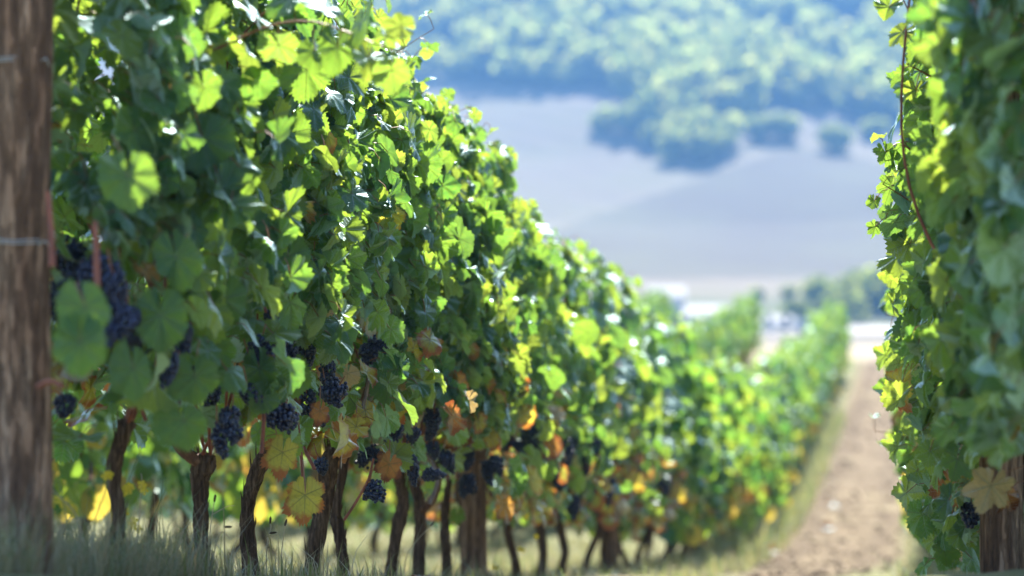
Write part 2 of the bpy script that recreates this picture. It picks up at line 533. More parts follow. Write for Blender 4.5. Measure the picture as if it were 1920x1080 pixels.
# ------------------------------------------------------------------ leaf templates
def leaf_template(rng, per, rings, lobe=0.5, bend=0.3, fold=0.2, wave=0.05):
    """petiole joint at the origin, tip along +y, upper face +z, blade about 1 wide"""
    th = np.linspace(-PI * 0.955, PI * 0.955, per)
    a = np.abs(th)
    lob = np.zeros(per)
    for t0, r0, w in ((0, .66, .50), (0.95, .60, .50), (1.95, .50, .55), (2.75, .42, .4)):
        lob = np.maximum(lob, r0 * (1 - lobe * 0.5 * np.minimum(np.abs(a - t0) / w, 1.3) ** 1.6))
    r = lob * (1 + rng.normal(0, .03, per)) * (1 + rng.normal(0, .07) * np.sign(th) * np.minimum(a, 1) + .07 * np.sin(2 * th + rng.uniform(0, 6.28)))
    if per > 30:
        teeth = np.where(np.arange(per) % 2 == 0, 1.06, 0.94)
        r = r * (1 + (teeth - 1) * rng.uniform(.5, 1.4, per))
    elif per > 16:
        r = r * np.where(np.arange(per) % 2 == 0, 1.04, .96)
    V = [np.zeros((1, 3))]; U = [np.zeros((1, 2))]
    fr = np.linspace(0, 1, rings + 1)[1:]
    phs = rng.uniform(0, 6.28)
    for f in fr:
        x = r * f * np.sin(th); y = r * f * np.cos(th)
        z = -bend * (y.clip(0) ** 2) * 1.3 - bend * .5 * x ** 2 + fold * np.abs(x) * (0.6 + .4 * f) + wave * f * f * np.sin(3.0 * th + phs) + wave * .6 * f * np.sin(7 * th + phs * 2)
        z += 0.012 * f * np.cos(a * 6.6)
        V.append(np.stack([x, y, z], -1)); U.append(np.stack([x, y], -1))
    V = np.concatenate(V); U = np.concatenate(U)
    F = []
    for i in range(per - 1): F.append([0, 1 + i + 1, 1 + i])
    for k in range(rings - 1):
        o0 = 1 + k * per; o1 = o0 + per
        for i in range(per - 1):
            F.append([o0 + i, o0 + i + 1, o1 + i]); F.append([o0 + i + 1, o1 + i + 1, o1 + i])
    return V, np.array(F), U


_lr = np.random.default_rng(11)
def tset(per, rings, n):
    return [leaf_template(_lr, per, rings, lobe=_lr.uniform(.05, .42), bend=_lr.uniform(.0, .95), fold=_lr.uniform(-.2, .55), wave=_lr.uniform(.03, .13)) for _ in range(n)]
T_HI = tset(62, 3, 14)
T_MID = tset(25, 2, 8)
T_LO = tset(13, 1, 6)


def place_leaves(mb, rng, P, N, Tip, size, mats, tmpl):
    """adds one leaf per row of P"""
    N = nrm(N)
    Tip = nrm(Tip - N * np.sum(N * Tip, 1, keepdims=True))
    X = np.cross(Tip, N)
    which = rng.integers(0, len(tmpl), len(P))
    for k, (V, F, U) in enumerate(tmpl):
        s = np.nonzero(which == k)[0]
        if not len(s): continue
        flip = np.where(rng.random(len(s)) < .5, 1, -1)[:, None, None]
        asp = rng.uniform(.85, 1.1, (len(s), 1, 1)); curl = rng.uniform(.5, 1.5, (len(s), 1, 1))
        W = (V[None, :, 0:1] * asp) * X[s][:, None, :] + V[None, :, 1:2] * Tip[s][:, None, :] + V[None, :, 2:3] * curl * N[s][:, None, :]
        W = P[s][:, None, :] + W * size[s][:, None, None]
        FF = (F[None] + (np.arange(len(s)) * len(V))[:, None, None]).reshape(-1, 3)
        mb.add(W.reshape(-1, 3), FF, np.tile(U, (len(s), 1)), np.repeat(mats[s], len(F)))


def petioles(mb, rng, P, Dir, m=4, r=.0016):
    """thin stalks from the leaf joints back into the canopy"""
    k = len(P)
    E = P + Dir
    Mid = (P + E) / 2 + np.array([0, 0, .012])
    A = nrm(np.cross(Dir, np.array([0.3, .9, .2]))); B = nrm(np.cross(Dir, A))
    rings = []
    for C in (P, Mid, E):
        for t in (0, 2.094, 4.189):
            rings.append(C + r * (math.cos(t) * A + math.sin(t) * B))
    V = np.stack(rings, 1)
    F = []
    for q in range(2):
        for j in range(3):
            F.append([q * 3 + j, q * 3 + (j + 1) % 3, q * 3 + 3 + (j + 1) % 3, q * 3 + 3 + j])
    FF = (np.array(F)[None] + (np.arange(k) * 9)[:, None, None]).reshape(-1, 4)
    mb.add(V.reshape(-1, 3), FF, None, m)


def half_width(h, wide):
    return wide * np.interp(h, [0.1, .45, .8, 1.3, 1.7, 2.0, 2.25], [.75, .95, 1.0, 1.0, .85, .55, .25])


def foliage(rng, n, tmpl, mats, y0, y1, hmin=.42, hmax=2.05, wide=.30, fruit=.5, yellow=.06, size=(.06, .128), stalks=True, keep=None, shoots=3, out=1, sun_bias=.42):
    mb = MB()
    m = int(n * 1.9)
    h = hmin + (hmax - hmin) * rng.random(m)
    top = hmax + .10 * np.sin(rng.random() * 6 + np.linspace(0, 1, 1))
    y = rng.uniform(y0, y1, m)
    side = np.where(rng.random(m) < .5, 1.0, -1.0)
    shell = rng.random(m) < .8
    hw = half_width(h, wide)
    bulge = 1 + .22 * np.sin(y * 5.1 + h * 4.3 + rng.uniform(0, 6)) + .12 * np.sin(y * 11 - h * 7)
    x = np.where(shell, side * hw * bulge * (rng.uniform(.8, 1.12, m) + np.where(rng.random(m) < .16, rng.uniform(.05, .30, m), 0)), rng.uniform(-1, 1, m) * hw * .8)
    # thin out the fruit zone and the ragged lower edge
    p = np.ones(m)
    p = np.where((h < hmin + .42), fruit + (1 - fruit) * rng.random(m) * .3, p)
    p = np.where(h < hmin + .14, p * .45, p)
    p = np.where(side * out < 0, p * .62, p)      # the face away from the lane is more open
    ok = rng.random(m) < p
    ok &= (np.cumsum(ok) <= n)
    h, y, side, shell, x = h[ok], y[ok], side[ok], shell[ok], x[ok]
    m = len(h)
    up = rng.uniform(-.1, 1.1, m) + np.clip((h - 1.75) * 2.2, 0, 1)
    N = np.stack([side * rng.uniform(.35, 1.1, m), rng.normal(sun_bias, .60, m), up], 1)
    rnd = rng.normal(0, 1, (m, 3))
    N = np.where(shell[:, None], N + .18 * rnd, rnd + np.array([0, 0, .6]))
    Tip = np.stack([side * .35 + rng.normal(0, .45, m), rng.normal(0, .5, m), -1.0 + rng.normal(0, .25, m)], 1)
    sz = rng.uniform(size[0], size[1], m) * np.where(h > 1.8, .82, 1.0)
    P = np.stack([x, y, h], 1)
    q = rng.random(m)
    ylw = yellow * np.interp(h, [.3, .7, .95, 1.25, 2.1], [3.6, 2.9, .9, .15, .04])
    mi = np.where(q < ylw * .74, 1, np.where(q < ylw * .9, 2, np.where(q < ylw, 3, 0)))
    if keep is not None:
        k = keep(P, sz)
        P, N, Tip, sz, mi, side = P[k], N[k], Tip[k], sz[k], mi[k], side[k]
    place_leaves(mb, rng, P, N, Tip, sz, mi, tmpl)
    if stalks:
        d = np.stack([-side * .6 + rng.normal(0, .3, len(P)), rng.normal(0, .4, len(P)), .55 + rng.normal(0, .3, len(P))], 1)
        petioles(mb, rng, P, nrm(d) * (sz * .62)[:, None])
    # shoots standing out of the top or leaning into the lane
    for s in range(shoots):
        b = np.array([rng.normal(0, .08), rng.uniform(y0, y1), hmax - .25])
        lean = np.array([rng.normal(0.05 * out, .14), rng.normal(0, .12), rng.uniform(.2, .36)])
        pts = np.array([b + lean * t + np.array([out * .05 * t * t, 0, -.04 * t * t]) for t in np.linspace(0, 1, 7)])
        shoot(mb, rng, pts, tmpl, (.055, .105))
    return mb


def shoot(mb, rng, pts, tmpl, size, m=4, r=.0028, gap=.055):
    n = max(6, int(np.linalg.norm(np.diff(pts, axis=0), axis=1).sum() / gap))
    C = smooth_path(pts, n)
    tube(mb, C, np.linspace(r, r * .45, n), seg=5, m=m, cap=False)
    side = np.where(np.arange(n) % 2 == 0, 1.0, -1.0)
    T = nrm(np.gradient(C, axis=0))
    A = nrm(np.cross(T, np.array([.2, .9, .1])))
    off = A * side[:, None] * .045 + rng.normal(0, .012, (n, 3))
    P = C + off
    N = np.stack([rng.normal(.1, .5, n), rng.normal(-.2, .6, n), rng.uniform(.2, 1, n)], 1)
    Tip = off * 14 + np.array([0, 0, -.6]) + rng.normal(0, .2, (n, 3))
    sz = np.linspace(size[1], size[0], n) * rng.uniform(.85, 1.15, n)
    place_leaves(mb, rng, P, N, Tip, sz, np.zeros(n, int), tmpl)
    petioles(mb, rng, P, C - P + 1e-4)


# ------------------------------------------------------------------ grapes
def sphere(n, k):
    th = np.linspace(0, PI, k); ph = np.arange(n) / n * 2 * PI
    V = [[0, 0, 1]]
    for t in th[1:-1]:
        for p in ph: V.append([math.sin(t) * math.cos(p), math.sin(t) * math.sin(p), math.cos(t)])
    V.append([0, 0, -1])
    F = []
    for j in range(n): F.append([0, 1 + j, 1 + (j + 1) % n])
    for i in range(k - 3):
        for j in range(n):
            a = 1 + i * n + j; b = 1 + i * n + (j + 1) % n
            F += [[a, a + n, b], [b, a + n, b + n]]
    e = len(V) - 1; o = 1 + (k - 3) * n
    for j in range(n): F.append([e, o + (j + 1) % n, o + j])
    return np.array(V, float), np.array(F)


def bunch_mesh(name, rng, length, width, r=.0075, seg=(10, 7), bend=.0, wing=0.0):
    """berries packed on a tapering bunch that hangs from the origin, plus its stalk"""
    mb = MB(); SV, SF = sphere(*seg)
    pts = []
    tries = 0
    while tries < 5000 and len(pts) < 130:
        tries += 1
        t = rng.random() ** .8
        R = width / 2 * np.interp(t, [0, .12, .35, .7, 1], [.55, .9, 1.0, .72, .22])
        a = rng.uniform(0, 2 * PI); q = R * math.sqrt(rng.uniform(.45, 1))
        p = np.array([q * math.cos(a) + bend * t * t, q * math.sin(a), -.022 - t * length])
        if wing and rng.random() < .22:
            u = rng.random(); p = np.array([wing * (.4 + u), .2 * wing * u, -.02 - u * .03]) + rng.normal(0, .009, 3)
        if rng.random() < .25 * (1 + math.sin(a * 2 + t * 9)): continue
        if all(np.linalg.norm(p - o) > r * 1.62 for o in pts): pts.append(p)
    for p in pts:
        rr = r * rng.uniform(.86, 1.1)
        mb.add(p + SV * rr * np.array([1, 1, 1.05]), SF)
    tube(mb, [[0, 0, .035], [.003, .002, 0], [0, 0, -.03], [0, 0, -length * .8]], [.002, .0022, .0022, .001], seg=5, m=1)
    return mb.mesh(name, [M_grape, M_petiole])


_br = np.random.default_rng(21)
BUNCH = [bunch_mesh("grape_bunch", _br, L, W) for L, W in ((.10, .062), (.085, .075), (.12, .06), (.07, .06), (.09, .055), (.055, .05))]
BUNCH_LO = [bunch_mesh("grape_bunch_distant", _br, L, W, r=.009, seg=(6, 5)) for L, W in ((.11, .07), (.09, .075), (.13, .065))]

# ------------------------------------------------------------------ hero layout read from the photograph
HERO = [  # depth, trunk path (px, py, half width px), extra arm path
    dict(D=6.39, t=[(212, 1090, 17), (216, 1040, 16), (222, 960, 15), (211, 885, 15), (232, 815, 17), (240, 790, 14)]),
    dict(D=7.10, t=[(386, 1100, 18), (380, 1030, 17), (374, 950, 16), (374, 900, 18), (385, 868, 22), (392, 850, 12)], arm=[(384, 872, 14), (352, 852, 12), (330, 830, 9), (322, 795, 7), (345, 740, 4)]),
    dict(D=7.58, t=[(472, 1110, 20), (464, 1030, 17), (462, 965, 16), (476, 905, 15), (500, 852, 14), (532, 812, 13), (556, 772, 12)], arm=[(552, 778, 10), (562, 735, 8), (565, 700, 6), (590, 620, 4)]),
    dict(D=8.45, t=[(578, 1110, 18), (594, 1010, 17), (610, 930, 16), (616, 872, 17), (628, 838, 15), (636, 820, 12)], arm=[(632, 835, 11), (650, 800, 9), (668, 775, 7), (686, 735, 5), (700, 660, 4)]),
    dict(D=8.86, t=[(648, 1110, 13), (642, 1040, 13), (633, 985, 13), (630, 960, 12), (640, 900, 10), (650, 840, 9)]),
    dict(D=9.75, t=[(730, 1100, 14), (742, 1010, 13), (756, 940, 11), (748, 895, 12), (760, 850, 10)]),
    dict(D=10.10, t=[(786, 1105, 13), (786, 1010, 13), (788, 950, 12), (776, 900, 11), (780, 850, 9)], arm=[(790, 960, 8), (815, 930, 7), (822, 890, 6), (808, 860, 5)]),
    dict(D=10.70, t=[(838, 1100, 10), (836, 1010, 9), (834, 960, 9), (842, 900, 8)]),
]
BUNCHES = [(208, 548, .24, 0), (240, 610, .26, 1), (262, 640, .25, 5), (118, 500, -.04, 1), (104, 585, -.05, 1), (126, 768, -.03, 3), (182, 532, .2, 1), (222, 598, .24, 0), (285, 636, .24, 3), (150, 570, .1, 0), (882, 868, .2, 0), (905, 902, .22, 2), (880, 915, .2, 1), (966, 840, .2, 3), (835, 872, .2, 3), (930, 880, .22, 0), (345, 652, .26, 2), (318, 700, .27, 0), (336, 725, .27, 3),
           (372, 690, .2, 5), (490, 672, .27, 4), (505, 603, .24, 3), (536, 662, .26, 5), (466, 700, .24, 4), (460, 752, .25, 4), (436, 790, .25, 3), (404, 750, .15, 0), (408, 830, .24, 4),
           (520, 792, .27, 1), (542, 800, .28, 5), (580, 682, .28, 2), (618, 698, .27, 3), (575, 760, .2, 1), (610, 748, .27, 1), (638, 752, .28, 5), (605, 782, .22, 5), (595, 880, .12, 3), (690, 668, .24, 1),
           (752, 818, .25, 1), (778, 822, .25, 3), (816, 798, .25, 0), (768, 880, .24, 0), (788, 905, .22, 3), (696, 925, .25, 5), (700, 862, .1, 3), (815, 850, .2, 1)]
FRONT_BUNCH = []
for bx, by, off, v in BUNCHES:
    D = FPX * (2.135 - off) / (1735.3 - bx)
    FRONT_BUNCH.append((bx, by, D, v))


def hero_keep(loc_D, off_row):
    """leaves that would hang straight in front of a grape bunch or trunk head on the lane side are not grown"""
    ca, sa = math.cos(ROW_RZ), math.sin(ROW_RZ)
    X0, D0 = row_x(loc_D, off_row), loc_D
    Z0 = float(zg(X0, D0))
    bb = np.array([[b[0], b[1], b[2]] for b in FRONT_BUNCH])

    def f(P, sz):
        X = X0 + P[:, 0] * ca - P[:, 1] * sa
        Y = D0 + P[:, 0] * sa + P[:, 1] * ca
        Z = Z0 + P[:, 2] - sz * .25
        px, py = 960 + X / Y * FPX, 540 - Z / Y * FPX
        d = np.hypot(px[:, None] - bb[None, :, 0], (py[:, None] - bb[None, :, 1]) * .8)
        hit = (d < 32) & (Y[:, None] < bb[None, :, 2] + .05)
        k = ~hit.any(1)
        # open space below the head between the trunks
        low = (px > 160) & (px < 900) & (py > np.interp(px, [160, 300, 420, 560, 700, 900], [800, 820, 815, 850, 880, 900]))
        return k & ~low
    return f


def ordinal(i):
    return ["first", "second", "third", "fourth", "fifth", "sixth", "seventh", "eighth", "ninth", "tenth", "eleventh", "twelfth", "thirteenth", "fourteenth", "fifteenth"][i]


def make_trunk(rng, h=.45, r=.03, lean=None, seg=14, n=26):
    mb = MB()
    if lean is None: lean = rng.normal(0, .06, 2)
    pts = [[0, 0, -.08], [rng.normal(0, .012), rng.normal(0, .02), .06], [lean[0] * .4 + rng.normal(0, .015), lean[1] * .4 + rng.normal(0, .02), h * .4],
           [lean[0] * .8 + rng.normal(0, .02), lean[1] * .8, h * .75], [lean[0], lean[1], h], [lean[0], lean[1] + .02, h + .05]]
    tube(mb, pts, [r * 1.3, r * 1.1, r * .95, r, r * 1.25, r * .7], seg, 0, .10, rng, n=n, lump=.06)
    for s in (-1, 1):
        a = np.array([lean[0], lean[1], h])
        ap = [a, a + [rng.normal(0, .03), s * .10, .05], a + [rng.normal(0, .04), s * .2, .12], a + [rng.normal(0, .04), s * .27, .28]]
        tube(mb, ap, [r * .7, r * .55, r * .42, r * .25], max(6, seg - 4), 1, .08, rng, n=max(8, n // 2))
    return mb.mesh("trunk", [M_bark, M_arm])


def make_cane(rng, pts, r0=.0055, r1=.003, mat=None, n=18):
    mb = MB()
    tube(mb, pts, [r0, r1], 7, 0, .04, rng, n=n)
    return mb.mesh("cane", mat or M_cane)


VINE_GROUP1 = "grapevines of the long row on the left"
VINE_GROUP2 = "grapevines of the second row behind the long row"
VINE_GROUP3 = "grapevines of the third row behind the long row"
VINE_GROUP4 = "grapevines of the fourth row behind the long row"
VINE_GROUPR = "grapevines of the row on the right of the lane"


def vine_at(D, off, label, group):
    x = row_x(D, off)
    e = empty("grapevine", (x, D, float(zg(x, D))), ROW_RZ)
    tag(e, label, "grapevine", group)
    return e


def to_local(e, W):
    """world points into the frame of an empty that only turns about z"""
    W = np.asarray(W, float) - np.array(e.location)
    a = -e.rotation_euler.z
    ca, sa = math.cos(a), math.sin(a)
    return np.stack([W[..., 0] * ca - W[..., 1] * sa, W[..., 0] * sa + W[..., 1] * ca, W[..., 2]], -1)


# -------------------- left row, near vines built one by one
hero_labels = [
    "grapevine beside the thick near post with a dark bare trunk and large blurred grape bunch",
    "grapevine with a straight dark trunk and one brown arm bent to its left",
    "sharp grapevine with a trunk leaning right and a fat grape bunch at its head",
    "grapevine with a tall trunk standing beside the hanging yellow leaf",
    "grapevine with a short slim trunk and one cane reaching up beside it",
    "grapevine with a thin bent trunk beside a brown and orange leaf",
    "grapevine with a forked trunk and a curved grey cane beside its head",
    "thin-stemmed grapevine just before the second wooden post",
]
heroes = []
for i, hd in enumerate(HERO):
    rng = np.random.default_rng(100 + i)
    D = hd['D']
    e = vine_at(D, 0, hero_labels[i], VINE_GROUP1)
    heroes.append(e)
    mb = MB()
    pts = np.array([WP(px, py, D) for px, py, _ in hd['t']])
    rr = [w / FPX * D * .86 for _, _, w in hd['t']]
    base = pts[0].copy(); base[2] = float(zg(base[0], D)) - .06
    if base[2] < pts[0][2] - .02:
        pts = np.vstack([base, pts]); rr = [rr[0] * 1.1] + rr
    pts[1:-1, 1] += rng.normal(0, .012, len(pts) - 2)
    tube(mb, to_local(e, pts), rr, 30, 0, .15, rng, n=70, lump=.10)
    if 'arm' in hd:
        ap = np.array([WP(px, py, D - .01) for px, py, _ in hd['arm']])
        tube(mb, to_local(e, ap), [w / FPX * D for _, _, w in hd['arm']], 16, 1, .07, rng, n=36)
    # peeling bark strips
    for k in range(40):
        t = rng.uniform(.05, .9); j = int(t * (len(pts) - 1)); q = t * (len(pts) - 1) - j
        c = pts[j] * (1 - q) + pts[j + 1] * q
        rad_ = np.interp(t, np.linspace(0, 1, len(rr)), rr)
        a = rng.uniform(0, 2 * PI)
        o = np.array([math.cos(a), math.sin(a), 0])
        L = rng.uniform(.03, .09)
        sp = np.array([c + o * rad_ * .9, c + o * rad_ * 1.1 + [0, 0, L * .5], c + o * rad_ * rng.uniform(1.05, 1.45) + [0, 0, L]])
        tube(mb, to_local(e, sp), [.003, .0025, .0006], 4, 0, n=6, cap=False)
    link("trunk", mb.mesh("trunk", [M_bark, M_arm]), e)
    y0, y1 = -.52, .52
    f = foliage(rng, 540, T_HI, LEAF_MATS + [M_petiole], y0, y1, hmin=.40, hmax=2.08 if i < 5 else 1.98, wide=.28, fruit=.62, sun_bias=.25 + .05 * i, yellow=.06 if i < 3 else .12, keep=hero_keep(D, 0), shoots=3)
    link("foliage", f.mesh("foliage", LEAF_MATS + [M_petiole]), e)
    top = to_local(e, pts[-1])
    for k in range(5):
        y = rng.uniform(-.45, .45)
        a = top + np.array([rng.normal(0, .02), np.sign(y) * .03, 0])
        cp = [a, a * .4 + np.array([rng.normal(.02, .05), y * .6, .34 + a[2] * .3]), np.array([rng.normal(0, .08), y, 1.2]), np.array([rng.normal(0, .1), y + rng.normal(0, .06), 1.9])]
        link("cane", make_cane(rng, cp, mat=M_cane, n=24), e)


# one more vine close behind the first post
rng = np.random.default_rng(140)
e = vine_at(5.98, -.02, "grapevine half hidden by the closest post, its leaves filling the frame beside it", VINE_GROUP1)
link("trunk", make_trunk(rng, .5, .026), e).location = (-.12, -.05, 0)
f = foliage(rng, 420, T_HI, LEAF_MATS + [M_petiole], -.22, .3, hmin=.5, hmax=2.08, wide=.25, fruit=.6, yellow=.03, sun_bias=.2, shoots=1)
link("foliage", f.mesh("foliage", LEAF_MATS + [M_petiole]), e)


def nearest(D):
    return min(heroes, key=lambda e: abs(e.location.y - D))


# grape bunches seen between the leaves
brng = np.random.default_rng(77)
for bx, by, D, v in FRONT_BUNCH:
    e = nearest(D)
    p = WP(bx, by, D)
    me = bunch_mesh('grape_bunch', brng, (.10, .085, .12, .07, .09, .055)[v] * brng.uniform(.75, 1.2), (.062, .072, .058, .058, .055, .05)[v] * brng.uniform(.72, 1.0), r=.0068, bend=brng.normal(0, .018), wing=brng.choice([0, 0, .03, -.03, .04]))
    hgt = (.10, .085, .12, .07, .09, .055)[v] * .5 + .02
    o = link("grape_bunch", me, e, to_local(e, p + np.array([0, 0, hgt])))
    o.rotation_euler = (brng.normal(0, .3), brng.normal(0, .3), brng.uniform(0, 6.28))

# canes that show in front of the leaves
CANES = [([(183, 570), (181, 490), (178, 415)], .3, .008, 'r'), ([(98, 500), (96, 430), (90, 360)], .2, .008, 'r'), ([(222, 500), (221, 440), (214, 400)], .22, .006, 'r'),
         ([(310, 560), (309, 520), (306, 480)], .25, .006, 'r'), ([(490, 850), (494, 800), (496, 755), (500, 700)], .27, .0062, 'r'), ([(571, 925), (566, 870), (560, 810), (556, 765)], .25, .006, 'r'),
         ([(498, 585), (493, 555), (489, 535)], .25, .005, 'r'), ([(582, 665), (580, 640), (578, 622)], .27, .005, 'r'), ([(590, 880), (575, 850), (570, 838)], .2, .006, 'r'),
         ([(640, 850), (648, 815), (672, 785), (686, 740), (692, 705)], .26, .0075, 'g'), ([(645, 975), (665, 945), (690, 900), (700, 860)], .25, .0055, 'r'),
         ([(120, 725), (95, 715), (70, 725)], .25, .007, 'r'), ([(395, 690), (425, 660), (434, 645)], .2, .006, 'r'), ([(645, 690), (648, 655), (640, 638)], .2, .008, 'r'),
         ([(806, 945), (820, 905), (812, 870), (800, 850)], .2, .0095, 'g'), ([(596, 710), (625, 708), (640, 710)], .28, .0028, 'r')]
for path, off, r, c in CANES:
    mid = path[len(path) // 2]
    D = FPX * (2.135 - off) / (1735.3 - mid[0])
    e = nearest(D)
    P = to_local(e, np.array([WP(px, py, D + .02 * k) for k, (px, py) in enumerate(path)]))
    o = link("cane", make_cane(brng, P, r, r * .75, M_cane if c == 'r' else M_cane_grey, n=22), e)

# single large leaves that stand out
BIG = [  # px, py of the stalk joint, size m, lane offset, material, tip dir (px), normal (toward camera mix), label
    (572, 928, .165, .30, 1, (-.05, -1), (.15, -1, .1), "hanging yellow leaf with orange edges"),
    (530, 848, .135, .27, 1, (-.1, -1), (-.1, -1, .15), "pale yellow leaf below the sharp bunch"),
    (628, 568, .125, .30, 0, (.35, -1), (.5, -1, .0), None),
    (512, 625, .14, .30, 0, (.9, .25), (.1, -.6, .9), None),
    (548, 700, .125, .28, 0, (.2, -1), (-.2, -1, .35), None),
    (486, 690, .12, .28, 0, (.1, -1), (.15, -1, .35), None),
    (730, 870, .125, .27, 2, (-.25, -1), (-.2, -1, .1), "orange brown leaf beside the thin trunk"),
    (600, 770, .085, .31, 2, (-.2, -1), (.2, -1, .4), "curled orange leaf over the bunches"),
    (668, 800, .12, .29, 1, (-.9, -.4), (.2, -.8, .5), "yellow leaf folded beside the grey cane"),
    (652, 700, .09, .30, 3, (-.2, -1), (.3, -1, .2), "dry curled leaf"),
    (740, 768, .11, .27, 1, (-.3, -1), (-.3, -1, .3), "yellow leaf above the dark bunches"),
    (365, 705, .13, .32, 0, (.1, -1), (.2, -1, .3), None),
    (345, 788, .13, .32, 0, (.25, -1), (.25, -1, .25), None),
    (250, 690, .125, .30, 0, (.1, -1), (.15, -1, .2), None),
    (160, 575, .13, .34, 0, (.25, -1), (.2, -1, .3), None),
    (150, 640, .14, .34, 0, (-.1, -1), (.1, -1, .2), None),
    (400, 655, .13, .28, 0, (.5, -.9), (.2, -1, .1), None),
    (575, 130, .155, .42, 0, (-.05, -1), (.25, -1, -.05), None),
    (540, 480, .14, .30, 0, (-.1, -1), (.2, -1, .1), None),
    (540, 250, .15, .32, 0, (-.2, -1), (.3, -1, .3), None),
    (660, 205, .095, .30, 0, (.25, -1), (.1, -1, -.05), None),
    (640, 440, .1, .27, 0, (-.3, -1), (.1, -1, .2), None),
    (605, 270, .12, .30, 0, (.1, -1), (-.1, -1, .2), None),
    (612, 410, .09, .30, 0, (.4, -1), (.2, -1, .2), None),
    (590, 500, .11, .29, 0, (.3, -1), (.15, -1, -.1), None),
    (640, 310, .12, .3, 0, (.05, -1), (.5, -.7, .3), None),
    (470, 430, .15, .31, 0, (.2, -1), (.2, -1, .35), None),
    (420, 560, .15, .31, 0, (-.15, -1), (.35, -1, .2), None),
    (300, 590, .15, .33, 0, (-.1, -1), (.25, -1, .35), None),
    (330, 480, .14, .36, 0, (.2, -1), (.15, -1, .3), None),
    (240, 330, .14, .36, 0, (.0, -1), (.1, -1, .4), None),
    (380, 260, .17, .34, 0, (.2, -1), (.3, -1, .3), None),
    (440, 190, .16, .34, 0, (-.2, -1), (.4, -1, .2), None),
]
for i, (px, py, s, off, mi, td, nn, lab) in enumerate(BIG):
    D = FPX * (2.135 - off) / (1735.3 - px)
    e = nearest(D)
    P = WP(px, py, D)
    N = np.array([[nn[0], nn[1], nn[2]]], float); T = np.array([[td[0], .1, td[1]]], float)
    r2 = np.random.default_rng(900 + i)
    mb = MB()
    tm = leaf_template(r2, 92, 5, lobe=.6 if mi in (1, 2) else .28, bend=r2.uniform(.15, .5), fold=r2.uniform(.02, .25), wave=.06)
    place_leaves(mb, r2, P[None], N, T, np.array([s * .86]), np.array([mi]), [tm])
    d = np.array([[-.35 + r2.normal(0, .2), .6, .5 + r2.normal(0, .2)]]) * s
    petioles(mb, r2, P[None], d, r=.002)
    me = mb.mesh("leaf", LEAF_MATS + [M_petiole])
    me.vertices.foreach_set("co", to_local(e, np.array([v.co for v in me.vertices])).astype(np.float32).ravel())
    o = link("autumn_leaf" if mi else "leaf", me, e)
    if lab: o['label'] = lab

# leaning shoots into the lane near the top of the frame
SHOOTS = [([(400, 95), (500, 50), (580, 40), (650, 60), (710, 85), (755, 100)], 6.2, .125), ([(430, 90), (500, 20), (560, -30), (600, -60)], 6.8, .11), ([(700, 170), (740, 165), (790, 170), (830, 190)], 9.8, .08),
          ([(700, 300), (730, 290), (770, 270), (800, 255)], 9.3, .085), ([(560, 140), (520, 150), (480, 165), (440, 185)], 7.2, .09), ([(840, 250), (860, 225), (880, 235)], 10.8, .08),
          ([(640, 60), (690, 20), (700, -20)], 8.7, .09)]
for i, (path, D, s) in enumerate(SHOOTS):
    e = nearest(D)
    mb = MB(); r2 = np.random.default_rng(700 + i)
    P = to_local(e, np.array([WP(px, py, D - .05 * k) for k, (px, py) in enumerate(path)]))
    shoot(mb, r2, P, T_HI, (s * .6, s), r=.004, gap=.045)
    link("side_shoot", mb.mesh("side_shoot", LEAF_MATS + [M_petiole]), e)

# -------------------- shared prototypes for the other vines
pr = np.random.default_rng(300)
MIDF = [foliage(pr, 390, T_MID, LEAF_MATS, -.5, .5, hmin=.38, hmax=2.0, wide=.30, fruit=.75, yellow=.19, shoots=1).mesh("foliage", LEAF_MATS + [M_petiole]) for _ in range(5)]
FARF = [foliage(pr, 350, T_LO, FAR_MATS, -.5, .5, hmin=.36, hmax=1.95, wide=.31, fruit=.8, yellow=.075, stalks=False, shoots=3, size=(.09, .15)).mesh("foliage", FAR_MATS + [M_petiole]) for _ in range(5)]
TRUNKS = [make_trunk(pr, h=pr.uniform(.4, .52), r=pr.uniform(.022, .034)) for _ in range(6)]
TRUNKS_LO = [make_trunk(pr, h=pr.uniform(.4, .5), r=pr.uniform(.024, .032), seg=8, n=10) for _ in range(4)]
CANEM = [make_cane(pr, [[0, pr.normal(0, .05), .5], [pr.normal(0, .06), pr.normal(0, .15), 1.1], [pr.normal(0, .08), pr.normal(0, .2), 1.9]]) for _ in range(4)]


def vine_copy(D, off, label, group, rng, fol, trk, bunches=0, canes=0, zoff=0.0, lane=1):
    e = vine_at(D, off, label, group)
    e.location.z += zoff
    e.scale = (1, 1, 1)
    flip = rng.random() < .5
    t = link("trunk", trk[rng.integers(len(trk))], e); t.rotation_euler.z = rng.uniform(-.5, .5) + (PI if rng.random() < .5 else 0)
    f = link("foliage", fol[rng.integers(len(fol))], e); f.rotation_euler.z = PI if flip else 0
    f.scale = (rng.uniform(.9, 1.12) * float(np.interp(D, [25, 50], [1, .72])), 1.0, rng.uniform(.95 - .004 * min(D, 30), 1.03 + .003 * min(D, 40)) * float(np.interp(D, [11, 16, 26, 45, 60], [.96, .935, .90, .82, .84])))
    for k in range(canes):
        c = link("cane", CANEM[rng.integers(len(CANEM))], e, (0, rng.uniform(-.3, .3), 0), rng.uniform(0, 6))
        c.scale = (1, 1, .88)
    for k in range(bunches):
        b = link("grape_bunch", BUNCH_LO[rng.integers(3)], e, (lane * rng.uniform(.2, .34), rng.uniform(-.45, .45), rng.uniform(.48, .88)), rng.uniform(0, 6))
    return e


